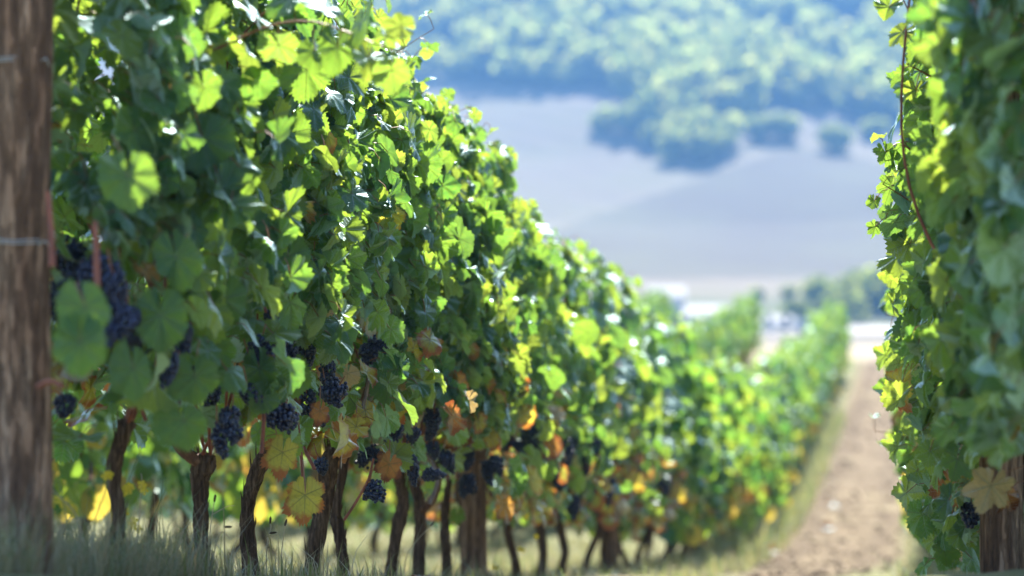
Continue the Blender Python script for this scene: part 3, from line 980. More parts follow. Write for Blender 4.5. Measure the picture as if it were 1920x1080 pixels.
def row_vines(D0, D1, step, off, group, kind, label_fn, rng, near_until=0, lane=1):
    D = D0; k = 0
    while D < D1:
        near = D < near_until
        vine_copy(D + rng.normal(0, .05), off, label_fn(k, D), group, rng, MIDF if near else FARF, TRUNKS if D < 22 else TRUNKS_LO,
                  bunches=(7 if near else (3 if D < 26 else 0)) if kind == 'front' else 0, canes=2 if near and kind == 'front' else 0, lane=lane)
        D += step; k += 1


POSTS1 = [5.62, 11.45, 16.3, 21.7, 27.1, 32.5, 37.9, 43.3, 48.7, 54.1, 57.7]


def lab_left(k, D):
    pi = max(i for i, p in enumerate(POSTS1) if p < D)
    inn = sum(1 for j in range(k) if POSTS1[pi] < 11.75 + .86 * j)
    if pi < 4:
        return f"green grapevine of the left row, {ordinal(inn)} one beyond its {ordinal(pi)} wooden post"
    return "small blurred grapevine where the left row dips and climbs again beyond its fifth post"


rg = np.random.default_rng(41)
row_vines(11.75, 57.4, .86, 0, VINE_GROUP1, 'front', lab_left, rg, near_until=17.5)
row_vines(10.2, 62, .95, -2.4, VINE_GROUP2, 'back', lambda k, D: "grapevine of the row glimpsed behind the long left row between its trunks" if D < 50 else "blurred grapevine near the far end of the second row, rising above the long row", np.random.default_rng(42))
row_vines(17.5, 64.5, 1.0, -4.8, VINE_GROUP3, 'back', lambda k, D: "grapevine of the third row seen as green blur between the left row's trunks" if D < 56 else "blurred grapevine at the far end of the third row, below the white house", np.random.default_rng(43))
row_vines(25, 66, 1.05, -7.2, VINE_GROUP4, 'back', lambda k, D: "grapevine of the fourth row, farthest green blur between the left row's trunks", np.random.default_rng(44))

# -------------------- right row
right_labels = ["large blurred grapevine nearest the camera beside the lane's right edge, hanging dark leaves", "grapevine with blurred big leaves right behind the closest one of the right row",
                "sharp grapevine whose leaves cover the top of the right wooden post", "grapevine of the right row just past the wooden post, small leaves reaching over the lane",
                "grapevine of the right row with bright leaves near the ground, third past the post", "grapevine of the right row, fourth past the wooden post"]
RD = [5.55, 6.35, 7.2, 8.05, 8.9, 9.75]


def right_keep(D0):
    ca, sa = math.cos(ROW_RZ), math.sin(ROW_RZ); X0 = row_x(D0, 2.47); Z0 = float(zg(X0, D0))

    def f(P, sz):
        X = X0 + P[:, 0] * ca - P[:, 1] * sa; Y = D0 + P[:, 0] * sa + P[:, 1] * ca; Z = Z0 + P[:, 2] - sz * .4
        px, py = 960 + X / Y * FPX, 540 - Z / Y * FPX
        return ~((px > 1800) & (px < 1960) & (py > 870) & (Y < 7.15))     # the foot of the post stands clear
    return f


RW = [.19, .22, .26, .31, .31, .29]
rvs = []
for i, D in enumerate(RD):
    rng = np.random.default_rng(500 + i)
    e = vine_at(D, 2.47, right_labels[i], VINE_GROUPR)
    rvs.append(e)
    link("trunk", TRUNKS[i % 6], e)
    f = foliage(rng, 640, T_HI, LEAF_MATS + [M_petiole], -.46, .5, hmin=.14 if i > 1 else .3, hmax=2.1, wide=RW[i], keep=right_keep(D), fruit=.85, yellow=.012, shoots=2, out=-1)
    link("foliage", f.mesh("foliage", LEAF_MATS + [M_petiole]), e)
    for k in range(2):
        c = link("cane", CANEM[(i + k) % 4], e, (-.1, rng.uniform(-.3, .3), 0), rng.uniform(0, 6))
rgr = np.random.default_rng(46)
row_vines(10.5, 34, .9, 2.47, VINE_GROUPR, 'front', lambda k, D: "blurred grapevine of the right row farther down the lane, past the sharp leaves", rgr, near_until=15, lane=-1)
for px, py, D, v in ((1820, 950, 7.15, 3), (1800, 822, 7.4, 5), (1862, 840, 7.2, 5)):
    e = min(rvs, key=lambda q: abs(q.location.y - D))
    link("grape_bunch", BUNCH[v], e, to_local(e, WP(px, py - 20, D)))
RBIG = [(1858, 910, .15, 6.5, 3, (-.3, -1), (-.15, -1, .55), "crumpled straw yellow leaf capping the wooden post"), (1885, 925, .10, 6.8, 2, (.6, -.8), (.3, -1, .2), "brown leaf beside the post top"),
        (1672, 348, .115, 7.9, 0, (-.35, -1), (-.1, -1, .3), None), (1640, 425, .075, 7.9, 0, (-.1, -1), (.7, -.8, .1), None), (1680, 425, .085, 7.85, 0, (-.2, -1), (.1, -1, .2), None),
        (1660, 285, .1, 7.6, 0, (.4, -1), (.2, -1, .1), None), (1750, 260, .13, 6.6, 0, (.1, -1), (-.3, -1, .2), None), (1790, 800, .13, 6.9, 0, (-.3, -1), (-.2, -1, .1), None),
        (1810, 700, .15, 6.9, 0, (.1, -1), (-.2, -1, -.1), None), (1795, 860, .12, 6.9, 0, (-.2, -1), (-.1, -1, .3), None), (1770, 1030, .10, 7.8, 0, (.2, -1), (-.1, -1, .0), None),
        (1680, 560, .12, 9.0, 0, (.2, -1), (-.3, -1, .3), None), (1715, 330, .12, 7.7, 0, (.05, -1), (-.2, -1, 0), None), (1735, 385, .12, 7.7, 0, (-.2, -1), (.2, -1, .4), None)]
for i, (px, py, s, D, mi, td, nn, lab) in enumerate(RBIG):
    e = min(rvs, key=lambda q: abs(q.location.y - D))
    P = WP(px, py, D); r2 = np.random.default_rng(1900 + i); mb = MB()
    tm = leaf_template(r2, 92, 5, lobe=.7, bend=r2.uniform(.15, .6), fold=r2.uniform(.0, .3), wave=.06 if not mi else .12)
    place_leaves(mb, r2, P[None], np.array([nn], float), np.array([[td[0], .1, td[1]]], float), np.array([s * .86]), np.array([mi]), [tm])
    petioles(mb, r2, P[None], np.array([[.8, .4, .35]]) * s, r=.0018)
    me = mb.mesh("leaf", LEAF_MATS + [M_petiole])
    me.vertices.foreach_set("co", to_local(e, np.array([v.co for v in me.vertices])).astype(np.float32).ravel())
    o = link("autumn_leaf" if mi else "leaf", me, e)
    if lab: o['label'] = lab
for i, (path, D, s) in enumerate([([(1760, 400), (1720, 385), (1680, 360), (1655, 345)], 7.9, .07), ([(1770, 330), (1730, 300), (1690, 270), (1660, 280)], 7.7, .075), ([(1760, 440), (1710, 425), (1660, 420)], 7.9, .06),
                                  ([(1740, 640), (1700, 600), (1660, 590)], 9.2, .08), ([(1750, 60), (1710, 30), (1690, -10)], 7.0, .1), ([(1760, 150), (1720, 130), (1700, 120)], 7.2, .09), ([(1730, 830), (1690, 815), (1640, 808)], 10.5, .08)]):
    e = min(rvs, key=lambda q: abs(q.location.y - D)); mb = MB(); r2 = np.random.default_rng(2700 + i)
    shoot(mb, r2, to_local(e, np.array([WP(a, b, D - .02 * k) for k, (a, b) in enumerate(path)])), T_HI, (s * .6, s), r=.0035, gap=.035)
    link("side_shoot", mb.mesh("side_shoot", LEAF_MATS + [M_petiole]), e)


# ------------------------------------------------------------------ posts and wires
def post_mesh(rng, r=.062, h=2.15, seg=44, n=90):
    mb = MB()
    z = np.linspace(-.15, h, n)
    P = np.stack([.008 * np.sin(z * 2.2 + rng.uniform(0, 6)), .008 * np.cos(z * 1.7), z], 1)
    R = r * (1.05 - .04 * z + .025 * np.sin(z * 5 + rng.uniform(0, 6)))
    tube(mb, P, R, seg, 0, .035, rng)
    return mb.mesh("post", M_post)


def wire_tie(e, h, r, rng):
    mb = MB()
    th = np.linspace(0, 4 * PI, 40)
    P = np.stack([r * np.cos(th), r * np.sin(th), h + .004 * th / PI + rng.normal(0, .001, 40)], 1)
    tube(mb, P, np.full(40, .0016), 5)
    tube(mb, [[r * .9, -r * .5, h + .002], [r * 1.15, -r * .55, h + .012], [r * 1.25, -r * .35, h - .004]], [.0016, .0016], 5, n=8)
    link("wire_tie", mb.mesh("wire_tie", M_wire), e)


prng = np.random.default_rng(60)
PM_HI = [post_mesh(prng, .064), post_mesh(prng, .061), post_mesh(prng, .06)]
PM_LO = post_mesh(prng, .06, seg=16, n=24)
for i, D in enumerate(POSTS1):
    off = -.0
    x = row_x(D, off)
    if i == 0: x = WP(36, 540, D)[0]
    e = empty("trellis_post", (x, D, float(zg(x, D))), ROW_RZ)
    lab = ["thick weathered wooden post with cracks and a wire tie, closest on the left", "dark wooden post among orange leaves, second of the left row", "blurred brown post, third of the left row, with reddish leaves at its foot"]
    tag(e, lab[i] if i < 3 else f"small blurred wooden post, {ordinal(i)} of the left row", "post", "trellis posts of the left row")
    p = link("post", PM_HI[i] if i < 3 else PM_LO, e)
    p.scale = (1, 1, float(np.interp(D, [12, 26, 45, 60], [.95, .86, .72, .66])))
    if i == 0:
        p.rotation_euler = (0, rad(.9), .4)
        for h in (.815, 1.235): wire_tie(e, h, .067, prng)
for i, D in enumerate((7.05, 12.6, 18.0, 23.4, 28.8)):
    x = row_x(D, 2.47)
    if i == 0: x = WP(1876, 1000, D)[0]
    e = empty("trellis_post", (x, D, float(zg(x, D))), ROW_RZ)
    tag(e, "cracked brown post under a yellow leaf at the right of the lane" if i == 0 else f"blurred wooden post inside the right row, {ordinal(i)} beyond the cracked one", "post", "trellis posts of the right row")
    link("post", PM_HI[2] if i == 0 else PM_LO, e)


def wire(off, h, D0, D1, label, side):
    mb = MB()
    Ds = np.arange(D0, D1, .9)
    X = row_x(Ds, off) + side * .07
    P = np.stack([X, Ds, zg(X, Ds) + h], 1)
    tube(mb, P, np.full(len(P), .0014), 5)
    tag(link("trellis_wire", mb.mesh("trellis_wire", M_wire)), label, "wire", "trellis wires")


wire(0, .815, 5.6, 60, "lower steel wire running along the left row from the lower tie of the nearest post", 1)
wire(0, 1.235, 5.6, 60, "upper steel wire running along the left row from the upper tie of the nearest post", 1)
wire(2.47, .8, 4.3, 34, "steel wire running through the leaves of the right row", -1)

# ------------------------------------------------------------------ grass and weeds
M_blade = leaf_material("grass_blade", [(0.20, 0.22, 0.07), (0.14, 0.17, 0.055), (0.36, 0.29, 0.13)], [(0.3, 0.36, 0.10), (0.22, 0.30, 0.08), (0.36, 0.30, 0.13)], (0.17, 0.2, 0.1), detail=False, gloss=.15, tw=.4)
M_blade_dry = leaf_material("dry_grass_blade", [(0.42, 0.36, 0.23), (0.36, 0.30, 0.19), (0.5, 0.44, 0.31)], [(0.4, 0.33, 0.18), (0.35, 0.28, 0.15), (0.45, 0.4, 0.25)], (0.4, 0.35, 0.22), detail=False, gloss=.15, tw=.35)


def blades(rng, X, Y, H, W, m, bend=.5):
    k = len(X)
    Z = zg(X, Y) + .012
    a = rng.uniform(0, 2 * PI, k); d = np.stack([np.cos(a), np.sin(a), np.zeros(k)], 1)
    t = np.stack([-d[:, 1], d[:, 0], np.zeros(k)], 1)
    b = rng.uniform(.05, bend, k) * H
    B = np.stack([X, Y, Z - .02], 1)
    up = np.array([0, 0, 1.0])
    p1 = B + up * (H * .55)[:, None] + d * (b * .3)[:, None]
    p2 = B + up * (H * rng.uniform(.75, 1.0, k))[:, None] + d * b[:, None]
    w = W[:, None] * t
    V = np.stack([B - w, B + w, p1 - w * .75, p1 + w * .75, p2], 1)
    F = np.array([[0, 1, 3], [0, 3, 2], [2, 3, 4]])
    FF = (F[None] + (np.arange(k) * 5)[:, None, None]).reshape(-1, 3)
    return V.reshape(-1, 3), FF, np.repeat(m, 3)


gr = np.random.default_rng(70)
mb = MB()


def grass_patch(n, D0, D1, off0, off1, h0, h1, w0, w1, dry):
    Y = D0 + (D1 - D0) * gr.random(n)
    X = row_x(Y) + gr.uniform(off0, off1, n)
    cl = np.sin(X * 5.3 + Y * 3.1) * np.sin(X * 2.1 - Y * 4.7) + .8 * gr.normal(0, 1, n)
    k = cl > -.35
    X, Y = X[k], Y[k]; n = len(X)
    H = gr.uniform(h0, h1, n) * np.exp(gr.normal(0, .25, n)); W = gr.uniform(w0, w1, n)
    mb.add(*blades(gr, X, Y, H, W, (gr.random(n) < dry).astype(int), .9)[:2], None, 0)
    mb.M[-1] = np.repeat((gr.random(n) < dry).astype(int), 3)


grass_patch(9000, 5.3, 7.0, -.55, .12, .08, .24, .0010, .0022, .6)
grass_patch(11000, 6.9, 11, -.7, .32, .04, .15, .0014, .003, .5)
grass_patch(9000, 11, 20, -.7, .75, .04, .12, .002, .004, .45)
grass_patch(12000, 17, 45, -.2, .68, .05, .18, .003, .006, .4)
grass_patch(7000, 21, 46, .12, .62, .10, .34, .004, .008, .2)
grass_patch(14000, 9, 26, -3.2, -.7, .04, .14, .003, .005, .45)
grass_patch(6000, 18, 50, -5.4, -3.2, .05, .16, .004, .007, .4)
grass_patch(3000, 7.6, 12, 2.2, 2.7, .03, .12, .0014, .003, .4)
grass_patch(4000, 12, 34, 1.95, 2.8, .05, .16, .002, .005, .4)
tag(link("grass", mb.mesh("grass", [M_blade, M_blade_dry])), "green and dry grass growing along the feet of the vines", "grass", kind="stuff")

# feathery weeds massed at the foot of the near post
mb = MB(); n = 1500
Y = gr.uniform(4.9, 6.9, n); X = row_x(Y) + gr.uniform(-.35, .12, n); Zs = zg(X, Y)
for i in range(n):
    H = gr.uniform(.06, .19); a = gr.uniform(0, 6.28); l = gr.uniform(.1, .6)
    d = np.array([math.cos(a) * l, math.sin(a) * l, 1.0]) * H
    b = np.array([X[i], Y[i], Zs[i]])
    k = 9; t = np.linspace(.2, 1, k)
    C = b + d * t[:, None]
    aa = gr.uniform(0, 6.28, k); o = np.stack([np.cos(aa), np.sin(aa), gr.uniform(.2, .9, k)], 1) * (gr.uniform(.014, .03, k))[:, None]
    s = np.cross(o, [0, 0, 1.0]); s = nrm(s) * .0022
    V = np.stack([C - s * .5, C + s * .5, C + o * .6 + s, C + o], 1).reshape(-1, 3)
    F = (np.array([[0, 1, 2], [0, 2, 3]])[None] + (np.arange(k) * 4)[:, None, None]).reshape(-1, 3)
    mb.add(V, F, None, 0)
    sw = np.array([.0011, 0, 0])
    mb.add([b - sw, b + sw, b + d + sw * .4, b + d - sw * .4], [[0, 1, 2, 3]], None, 1)
M_weed = leaf_material("feathery_weed", [(0.26, 0.29, 0.13), (0.19, 0.23, 0.10), (0.12, 0.16, 0.07)], [(0.28, 0.34, 0.12), (0.22, 0.3, 0.1), (0.18, 0.24, 0.08)], (0.2, 0.25, 0.16), detail=False, gloss=.18, tw=.4)
tag(link("undergrowth", mb.mesh("undergrowth", [M_weed, M_blade_dry])), "feathery grey green weeds around the foot of the closest post", "undergrowth", kind="stuff")

M_stem = principled("weed_stem", lambda g: (0.16, 0.20, 0.08), .7)
M_drystem = principled("dry_stem", lambda g: (0.40, 0.33, 0.22), .8)
M_petal = leaf_material("yellow_petal", [(0.75, 0.6, 0.06)] * 3, [(0.8, 0.65, 0.08)] * 3, (0.7, 0.58, 0.1), detail=False, gloss=.1)
M_seed = principled("dark_seed_head", lambda g: (0.07, 0.05, 0.03), .9)


def weed(paths, D, flowers, label, name="mustard_weed", cat="weed", dry=False, seeds=(), group="wild flowers and dry stalks by the trunks"):
    base = WP(paths[0][0][0], paths[0][0][1], D); gz = float(zg(base[0], D))
    e = empty(name, (base[0], D, gz)); tag(e, label, cat, group)
    mb = MB()
    for k, p in enumerate(paths):
        P = np.array([WP(a, b, D + .01 * q) for q, (a, b) in enumerate(p)])
        if k == 0 and P[0][2] > gz: P = np.vstack([[P[0][0], P[0][1], gz - .02], P])
        tube(mb, to_local(e, P), [.0022 if k == 0 else .0014, .0009], 5, n=14)
    link("stem", mb.mesh("stem", M_drystem if dry else M_stem), e)
    r2 = np.random.default_rng(int(base[0] * 1e4) % 9999 + 1)
    for fx, fy in flowers:
        f = MB(); c = to_local(e, WP(fx, fy, D))
        for h in range(3):
            cc = c + r2.normal(0, .006, 3)
            for q in range(4):
                a = q * PI / 2 + h; d = np.array([math.cos(a), .35 * math.sin(a) - .3, math.sin(a)]) * .0135; s = np.cross(d, [0, 1, 0]) * .42
                f.add([cc, cc + d * .6 - s, cc + d, cc + d * .6 + s], [[0, 1, 2, 3]])
        link("flower", f.mesh("flower", M_petal), e)
    for fx, fy, ang in seeds:
        f = MB(); c = to_local(e, WP(fx, fy, D)); d = np.array([math.cos(ang), 0, math.sin(ang)]) * .012
        tube(f, [c - d, c - d * .6, c + d * .4, c + d], [.001, .0035, .004, .001], 7, n=8)
        link("seed_head", f.mesh("seed_head", M_seed), e)


weed([[(128, 1010), (122, 960), (110, 900), (100, 878)], [(110, 905), (92, 900)]], 6.0, [(96, 873), (88, 876)], "yellow flowered weed standing against the closest post")
weed([[(135, 1030), (128, 990), (112, 940)], [(125, 985), (138, 960)]], 6.1, [(120, 944), (134, 953), (141, 958), (96, 944)], "low weed with four yellow flowers between the closest post and the first trunk")
weed([[(150, 985), (110, 930), (82, 902), (86, 888)]], 6.05, [], "pale dry broken twig leaning toward the closest post", "dry_stalk", "stalk", True)
weed([[(176, 990), (195, 930), (203, 895), (197, 870), (188, 858)], [(203, 893), (206, 870)]], 6.25, [(200, 893)], "weed with one yellow flower touching the left side of the first trunk")
weed([[(232, 985), (236, 920), (250, 880), (264, 845)], [(250, 882), (268, 868)], [(262, 850), (263, 833)]], 6.5, [(228, 918), (243, 912), (234, 960)], "tall forked weed with yellow flowers right behind the first trunk")
weed([[(253, 1060), (262, 960), (266, 900), (264, 888)], [(262, 955), (275, 945)]], 6.6, [(268, 916), (259, 985)], "whitish dry stem with two small yellow flowers", "dry_stalk", "stalk", True)
weed([[(280, 1000), (300, 940), (306, 900)], [(300, 940), (312, 915)]], 6.9, [], "thin dark green herb between the first two trunks")
weed([[(390, 1060), (396, 980), (402, 940), (403, 932)], [(398, 965), (425, 950), (440, 948)]], 7.0, [], "dry plantain stalk in front of the second trunk", "dry_stalk", "stalk", True, [(403, 934, 1.4), (428, 988, 0)])
weed([[(500, 1030), (508, 990), (506, 980)], [(500, 1010), (520, 1000)]], 7.7, [], "short dry stalk with dark seed heads right of the third trunk", "dry_stalk", "stalk", True, [(507, 975, 1.5), (512, 999, 0.1)])
weed([[(528, 1040), (534, 990), (536, 975)]], 7.8, [], "thin upright stalk with one brown seed head below the hanging yellow leaf", "dry_stalk", "stalk", True, [(536, 980, 1.3)])
weed([[(395, 1080), (405, 1020), (415, 998), (432, 1010)]], 7.05, [], "bent white straw beside the second trunk's foot", "dry_stalk", "stalk", True)
weed([[(760, 1050), (785, 1010), (805, 990), (812, 980)]], 9.3, [], "long leaning stalk with one seed head between thin trunks", "dry_stalk", "stalk", True, [(811, 982, .9)])
weed([[(925, 1060), (950, 975), (965, 930)], [(945, 985), (980, 970)]], 11.0, [(925, 968), (975, 1030), (986, 970), (1008, 1008), (926, 1062)], "blurred tall weed with yellow flowers beyond the second post")

# fallen leaves on the lane
fr_ = np.random.default_rng(88)
for i, (D, off, mi, lab) in enumerate(((23.5, .62, 2, "orange fallen leaf on the grass at the lane's edge"), (31, .95, 2, "brownish fallen leaf on the bare soil of the lane"), (28, 1.0, 2, "rusty fallen leaf on the bare soil of the lane"),
                                       (8.7, .32, 2, "small orange fallen leaf between the trunks"))):
    x = row_x(D, off); mb = MB()
    place_leaves(mb, fr_, np.zeros((1, 3)), np.array([[.2, -.5, 1.0]]), np.array([[1.0, .3, 0]]), np.array([.15]), np.array([mi]), T_HI)
    o = link("fallen_leaf", mb.mesh("fallen_leaf", LEAF_MATS), None, (x, D, float(zg(x, D)) + .06))
    tag(o, lab, "leaf", "fallen leaves")
# clods on the lane
mb = MB(); SV, SF = sphere(7, 5)
for i in range(700):
    D = 16 + 46 * fr_.random() ** 1.3; off = fr_.uniform(.35, 1.95); x = row_x(D, off); s = fr_.uniform(.006, .022) * (1 + D / 60)
    mb.add(np.array([x, D, float(zg(x, D)) + s * .2]) + SV * s * fr_.uniform(.6, 1.3, 3) * (1 + fr_.normal(0, .12, (len(SV), 1))), SF)
M_clod = principled("clod", lambda g: g.ramp(g.n("ShaderNodeNewGeometry").outputs['Random Per Island'], [(0, (0.10, 0.07, 0.05)), (.6, (0.18, 0.135, 0.10)), (1, (0.24, 0.185, 0.14))]), .95, spec=.1)
tag(link("gravel", mb.mesh("gravel", M_clod)), "clods and stones scattered on the bare lane", "gravel", kind="stuff")

# ------------------------------------------------------------------ far trees, woods, farm
M_crown = leaf_material("tree_foliage", [(0.20, 0.20, 0.05), (0.11, 0.14, 0.04), (0.05, 0.09, 0.03)], [(0.62, 0.62, 0.14), (0.48, 0.54, 0.12), (0.30, 0.40, 0.08)], (0.1, 0.13, 0.05), detail=False, gloss=.0, tw=.55)
M_trunk = principled("tree_bark", lambda g: (0.09, 0.065, 0.045), .9)


def crown_template(rng, k=150, tall=1.0, q=.16):
    """clumps of leaf-sized sheets over several overlapping lobes, radius about 1, base at z=0"""
    lob = [np.array([0, 0, .95 * tall])] + [np.array([math.cos(a) * .5, math.sin(a) * .5, rng.uniform(.55, 1.15) * tall]) for a in rng.uniform(0, 6.28, 6)]
    lr = [.72] + list(rng.uniform(.38, .6, 6))
    P = []
    for i in range(k):
        j = rng.integers(len(lob)); d = nrm(rng.normal(0, 1, 3)); P.append((lob[j] + d * lr[j] * rng.uniform(.75, 1.05), d))
    V, F = [], []
    for c, d in P:
        n = nrm(d + rng.normal(0, .35, 3)); a = nrm(np.cross(n, rng.normal(0, 1, 3))); b = np.cross(n, a); s = q * rng.uniform(.6, 1.5)
        o = len(V); ang = np.arange(5) / 5 * 6.283 + rng.uniform(0, 1)
        for t in ang: V.append(c + s * rng.uniform(.7, 1.2) * (math.cos(t) * a + math.sin(t) * b) - n * .03)
        F += [[o, o + 1, o + 2], [o, o + 2, o + 3], [o, o + 3, o + 4]]
    return np.array(V), np.array(F)


tr = np.random.default_rng(31)
CT = [crown_template(tr, 130, tr.uniform(.85, 1.25)) for _ in range(6)]
CT_HI = [crown_template(tr, 700, tr.uniform(.85, 1.2), q=.13) for _ in range(4)]


def far_tree(px, py, D, r, label, group=None, name="tree"):
    """py is where the foot of the tree shows"""
    x = (px - 960) / FPX * D
    e = empty(name, (x, D, float(zg(x, D)))); tag(e, label, "tree" if name == "tree" else "bush", group)
    V, F = CT_HI[tr.integers(4)]
    mb = MB(); mb.add(V * np.array([r, r, r * .95]) + np.array([0, 0, -r * .22]), F, None, 0, smooth=False)
    c = link("crown", mb.mesh("crown", M_crown), e); c.rotation_euler.z = tr.uniform(0, 6)
    mb = MB(); tube(mb, [[0, 0, -.3], [.05 * r, 0, r * .6], [0, .05 * r, r * 1.2]], [.07 * r, .05 * r, .02 * r], 7, n=8)
    for q in range(3):
        a = q * 2.1; tube(mb, [[.04 * r, 0, r * .5], [math.cos(a) * .4 * r, math.sin(a) * .4 * r, r * .95]], [.03 * r, .01 * r], 5)
    link("trunk", mb.mesh("trunk", M_trunk), e)


def depth_of(px, py):
    """depth at which the ground shows at this height in the picture, walking out from the valley"""
    Ds = np.arange(255, 1000, 1.0); Xs = (px - 960) / FPX * Ds
    ys = 540 - zg(Xs, Ds) / Ds * FPX
    i = np.nonzero(ys < py)[0]
    return Ds[i[0]] if len(i) else 900.0


WT = [(1135, 250, 5.2, "round tree at the left tip of the wooded tongue on the hill"), (1180, 254, 5.5, "broad tree in the hill's wooded tongue, second from its left tip"), (1230, 278, 5.0, "tree low in the wooded tongue above the bare field's bend"),
      (1275, 302, 6.0, "large tree at the lowest point of the wood's edge"), (1318, 304, 6.2, "dark tree next to the largest one at the wood's lowest point"), (1352, 292, 5.0, "tree ending the wooded tongue on its right side"),
      (1432, 262, 5.0, "round bush tree in the gap right of the wooded tongue"), (1470, 264, 5.2, "round tree beside the gap, its twin standing just left"), (1572, 284, 5.4, "lone round tree in front of the wood on the pale field edge"),
      (1640, 262, 4.2, "small tree at the wood's edge close to the right row's leaves")]
for px, py, r, lab in WT:
    D = depth_of(px, py); far_tree(px, py, D, r, lab, "trees at the wood's lower edge")
VT = [(1610, 588, 4.2, "round valley tree beyond the lane's end, left one of the clump"), (1650, 584, 4.6, "broad valley tree beyond the lane's end, beside the right row's leaves"), (1610, 540, 2.4, "dark single tree standing above the valley clump"),
      (1545, 580, 3.6, "valley tree behind the far tip of the long left row"), (1490, 612, 2.6, "small tree standing between the white sheds"), (1415, 566, 1.6, "small dark tree on the field above the long white shed"),
      (1205, 600, 2.6, "tree at the left wall of the white house"), (1690, 592, 4.5, "valley tree half hidden by the right row"), (1480, 560, 1.5, "low dark tree on the field edge above the valley"), (1580, 604, 3.6, "low valley tree at the end of the pale track")]
for px, py, r, lab in VT:
    D = min(depth_of(px, py), 460); far_tree(px, py, D, r, lab, "trees on the valley floor")

mb = MB(); mt = MB(); cnt = 0; wr = np.random.default_rng(32)
while cnt < 1500:
    D = wr.uniform(560, 985); X = wr.uniform(-.10, .26) * D
    if wr.random() > .75 and D > 900: continue
    z = float(zg(X, D)); px = 960 + X / D * FPX; py = 540 - z / D * FPX
    if py > np.interp(px, FB[:, 0], FB[:, 1]) - 1: continue
    if math.sin(X / 17 + D / 31) * math.sin(X / 29 - D / 19) < -.62: continue
    r = wr.uniform(4.0, 8.2); V, F = CT[wr.integers(6)]; a = wr.uniform(0, 6.28); ca, sa = math.cos(a), math.sin(a)
    W = np.stack([V[:, 0] * ca - V[:, 1] * sa, V[:, 0] * sa + V[:, 1] * ca, V[:, 2]], 1) * np.array([r, r, r * wr.uniform(.8, 1.2)]) + np.array([X, D, z])
    mb.add(W, F, None, 0, smooth=False)
    cnt += 1
tag(link("woods", mb.mesh("woods", M_crown)), "hazy green wood covering the upper hillside", "woods", kind="stuff")

M_white = principled("white_render", lambda g: g.mixc(g.maprange(g.noise(g.n("ShaderNodeTexCoord").outputs['Object'], 1.2, 4), .4, .7, 0, .3), (0.46, 0.45, 0.42), (0.36, 0.35, 0.32)), .9)
M_roof = principled("pale_sheet_roof", lambda g: (0.31, 0.30, 0.285), .8)
M_tile = principled("grey_brown_roof", lambda g: (0.30, 0.26, 0.24), .8)
M_dark = principled("dark_opening", lambda g: (0.04, 0.045, 0.05), .4)
M_glass = principled("window_glass", lambda g: (0.03, 0.035, 0.04), .1, spec=.6)


def building(px0, px1, py_top, py_bot, D, depth, label, roofm, name, rz=0.0, wins=2, over=.25, rise=1.2):
    w = (px1 - px0) / FPX * D; h = (py_bot - py_top) / FPX * D
    x = ((px0 + px1) / 2 - 960) / FPX * D; zt = (540 - py_top) / FPX * D
    z = float(zg(x, D)); H = max(zt - z, 2.0)
    e = empty(name, (x, D + depth / 2, z), rz); tag(e, label, "building")
    mb = MB(); hy = depth / 2; hx = w / 2; hw = H - rise
    V = [[-hx, -hy, -1], [hx, -hy, -1], [hx, hy, -1], [-hx, hy, -1], [-hx, -hy, hw], [hx, -hy, hw], [hx, hy, hw], [-hx, hy, hw], [-hx, 0, hw + rise - .1], [hx, 0, hw + rise - .1]]
    mb.add(V, [[0, 1, 5, 4], [1, 2, 6, 5], [2, 3, 7, 6], [3, 0, 4, 7]], None, 0, False)
    mb.add(V, [[4, 8, 7], [5, 6, 9]], None, 0, False)
    link("wall", mb.mesh("wall", M_white), e)
    mb = MB(); t = .12
    for s in (-1, 1):
        y0 = s * (hy + over); z0 = hw - over * rise / hy
        R = [[-hx - over, y0, z0], [hx + over, y0, z0], [hx + over, 0, hw + rise], [-hx - over, 0, hw + rise]]
        R2 = [[a, b, c + t] for a, b, c in R]
        mb.add(R + R2, [[0, 1, 2, 3], [4, 7, 6, 5], [0, 4, 5, 1], [1, 5, 6, 2], [3, 2, 6, 7], [0, 3, 7, 4]], None, 0, False)
    link("roof", mb.mesh("roof", roofm), e)
    for k in range(wins):
        cx = -hx + w * (k + .5) / wins + (.15 if k else -.1)
        if k == wins - 1:
            mb = MB(); box(mb, (cx, -hy - .01, 1.0), (.95, .06, 2.0)); link("door", mb.mesh("door", M_dark), e)
        else:
            mb = MB(); box(mb, (cx, -hy - .012, 1.6), (1.0, .06, 1.0)); f = link("window", mb.mesh("window", M_white), e)
            mb = MB(); box(mb, (cx, -hy - .03, 1.6), (.84, .05, .84)); link("pane", mb.mesh("pane", M_glass), f)


building(1222, 1284, 538, 604, 345, 6, "white farmhouse in the valley, just above the third row's end", M_roof, "farmhouse", wins=2, rise=1.4)
building(1292, 1420, 574, 632, 338, 9, "long low white shed with a pale roof in the valley", M_roof, "long_shed", rz=-.18, wins=4, rise=1.6)
building(1426, 1486, 600, 640, 330, 5, "small white shed in the valley beside the pale track", M_roof, "small_shed", wins=2, rise=.9)


def track(name, pts, w, mat, label):
    P = smooth_path(np.array(pts, float), 60); mb = MB()
    T = nrm(np.gradient(P, axis=0)); Nn = np.stack([-T[:, 1], T[:, 0]], 1)
    L = P + Nn * w / 2; R = P - Nn * w / 2
    V = []
    for k in np.linspace(0, 1, 5):
        Q = L * (1 - k) + R * k; V.append(np.stack([Q[:, 0], Q[:, 1], zg(Q[:, 0], Q[:, 1]) + .06], 1))
    V = np.stack(V, 1); n = len(P)
    i, j = np.meshgrid(np.arange(n - 1), np.arange(4), indexing='ij'); a = i * 5 + j
    mb.add(V.reshape(-1, 3), np.stack([a, a + 5, a + 6, a + 1], -1).reshape(-1, 4))
    tag(link(name, mb.mesh(name, mat)), label, "track", kind="structure")


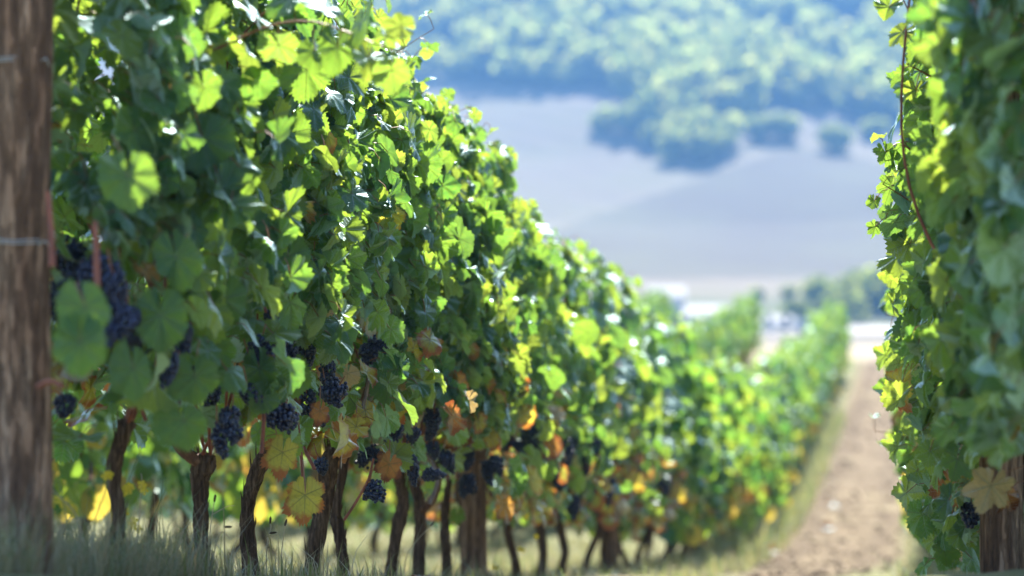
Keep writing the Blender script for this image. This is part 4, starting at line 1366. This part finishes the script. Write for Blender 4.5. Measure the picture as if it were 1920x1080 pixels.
M_track = principled("pale_gravel_track", lambda g: g.ramp(g.noise(g.n("ShaderNodeNewGeometry").outputs['Position'], .8, 4), [(.3, (0.28, 0.255, 0.225)), (.7, (0.37, 0.345, 0.31))]), .95)
track("path", [(-60, 342), (20, 334), (60, 328), (140, 318)], 16, M_track, "pale gravel track crossing the valley floor")

# small white van by the sheds
D = 322; x = (1518 - 960) / FPX * D
e = empty("delivery_van", (x, D, float(zg(x, D)) + .08)); tag(e, "white van parked in the valley by the small shed", "van")
M_van = principled("white_paint", lambda g: (0.42, 0.42, 0.42), .4, spec=.5)
M_tyre = principled("tyre_rubber", lambda g: (0.02, 0.02, 0.02), .9)
mb = MB()
prof = [(-1.9, .35), (1.95, .35), (2.05, .9), (1.75, 1.15), (1.25, 1.75), (.9, 1.9), (-1.85, 1.9), (-1.95, 1.2)]
V = [[a, s * .85, b] for s in (-1, 1) for a, b in prof]; n = len(prof)
for s in range(2):
    mb.add(V + [[0, -.85, 1.1], [0, .85, 1.1]], [[s * n + k, s * n + (k + 1) % n, 2 * n + s] for k in range(n)], None, 0, False)
mb.add(V, [[k, (k + 1) % n, n + (k + 1) % n, n + k] for k in range(n)], None, 0, False)
link("body", mb.mesh("body", M_van), e)
mb = MB(); box(mb, (1.0, -.86, 1.45), (.7, .03, .45)); link("window", mb.mesh("window", M_glass), e)
for a in (-1.2, 1.25):
    for s in (-1, 1):
        mb = MB(); tube(mb, [[a, s * .72, .32], [a, s * .9, .32]], [.32, .32], 14); link("wheel", mb.mesh("wheel", M_tyre), e)

# ------------------------------------------------------------------ air
mb = MB(); box(mb, (10, 470, 62), (1300, 1290, 160))
hz = link("haze", mb.mesh("haze", None or bpy.data.materials.new("haze_air")))
hm = hz.data.materials[0]; hm.use_nodes = True
for n_ in list(hm.node_tree.nodes): hm.node_tree.nodes.remove(n_)
vo = hm.node_tree.nodes.new("ShaderNodeVolumePrincipled"); oo = hm.node_tree.nodes.new("ShaderNodeOutputMaterial")
vo.inputs['Color'].default_value = HAZE_COLOR
vo.inputs['Density'].default_value = HAZE_DENSITY
vo.inputs['Anisotropy'].default_value = 0.0
hm.node_tree.links.new(vo.outputs[0], oo.inputs['Volume'])
tag(hz, "pale blue air between the vineyard and the hills", "haze", kind="stuff")
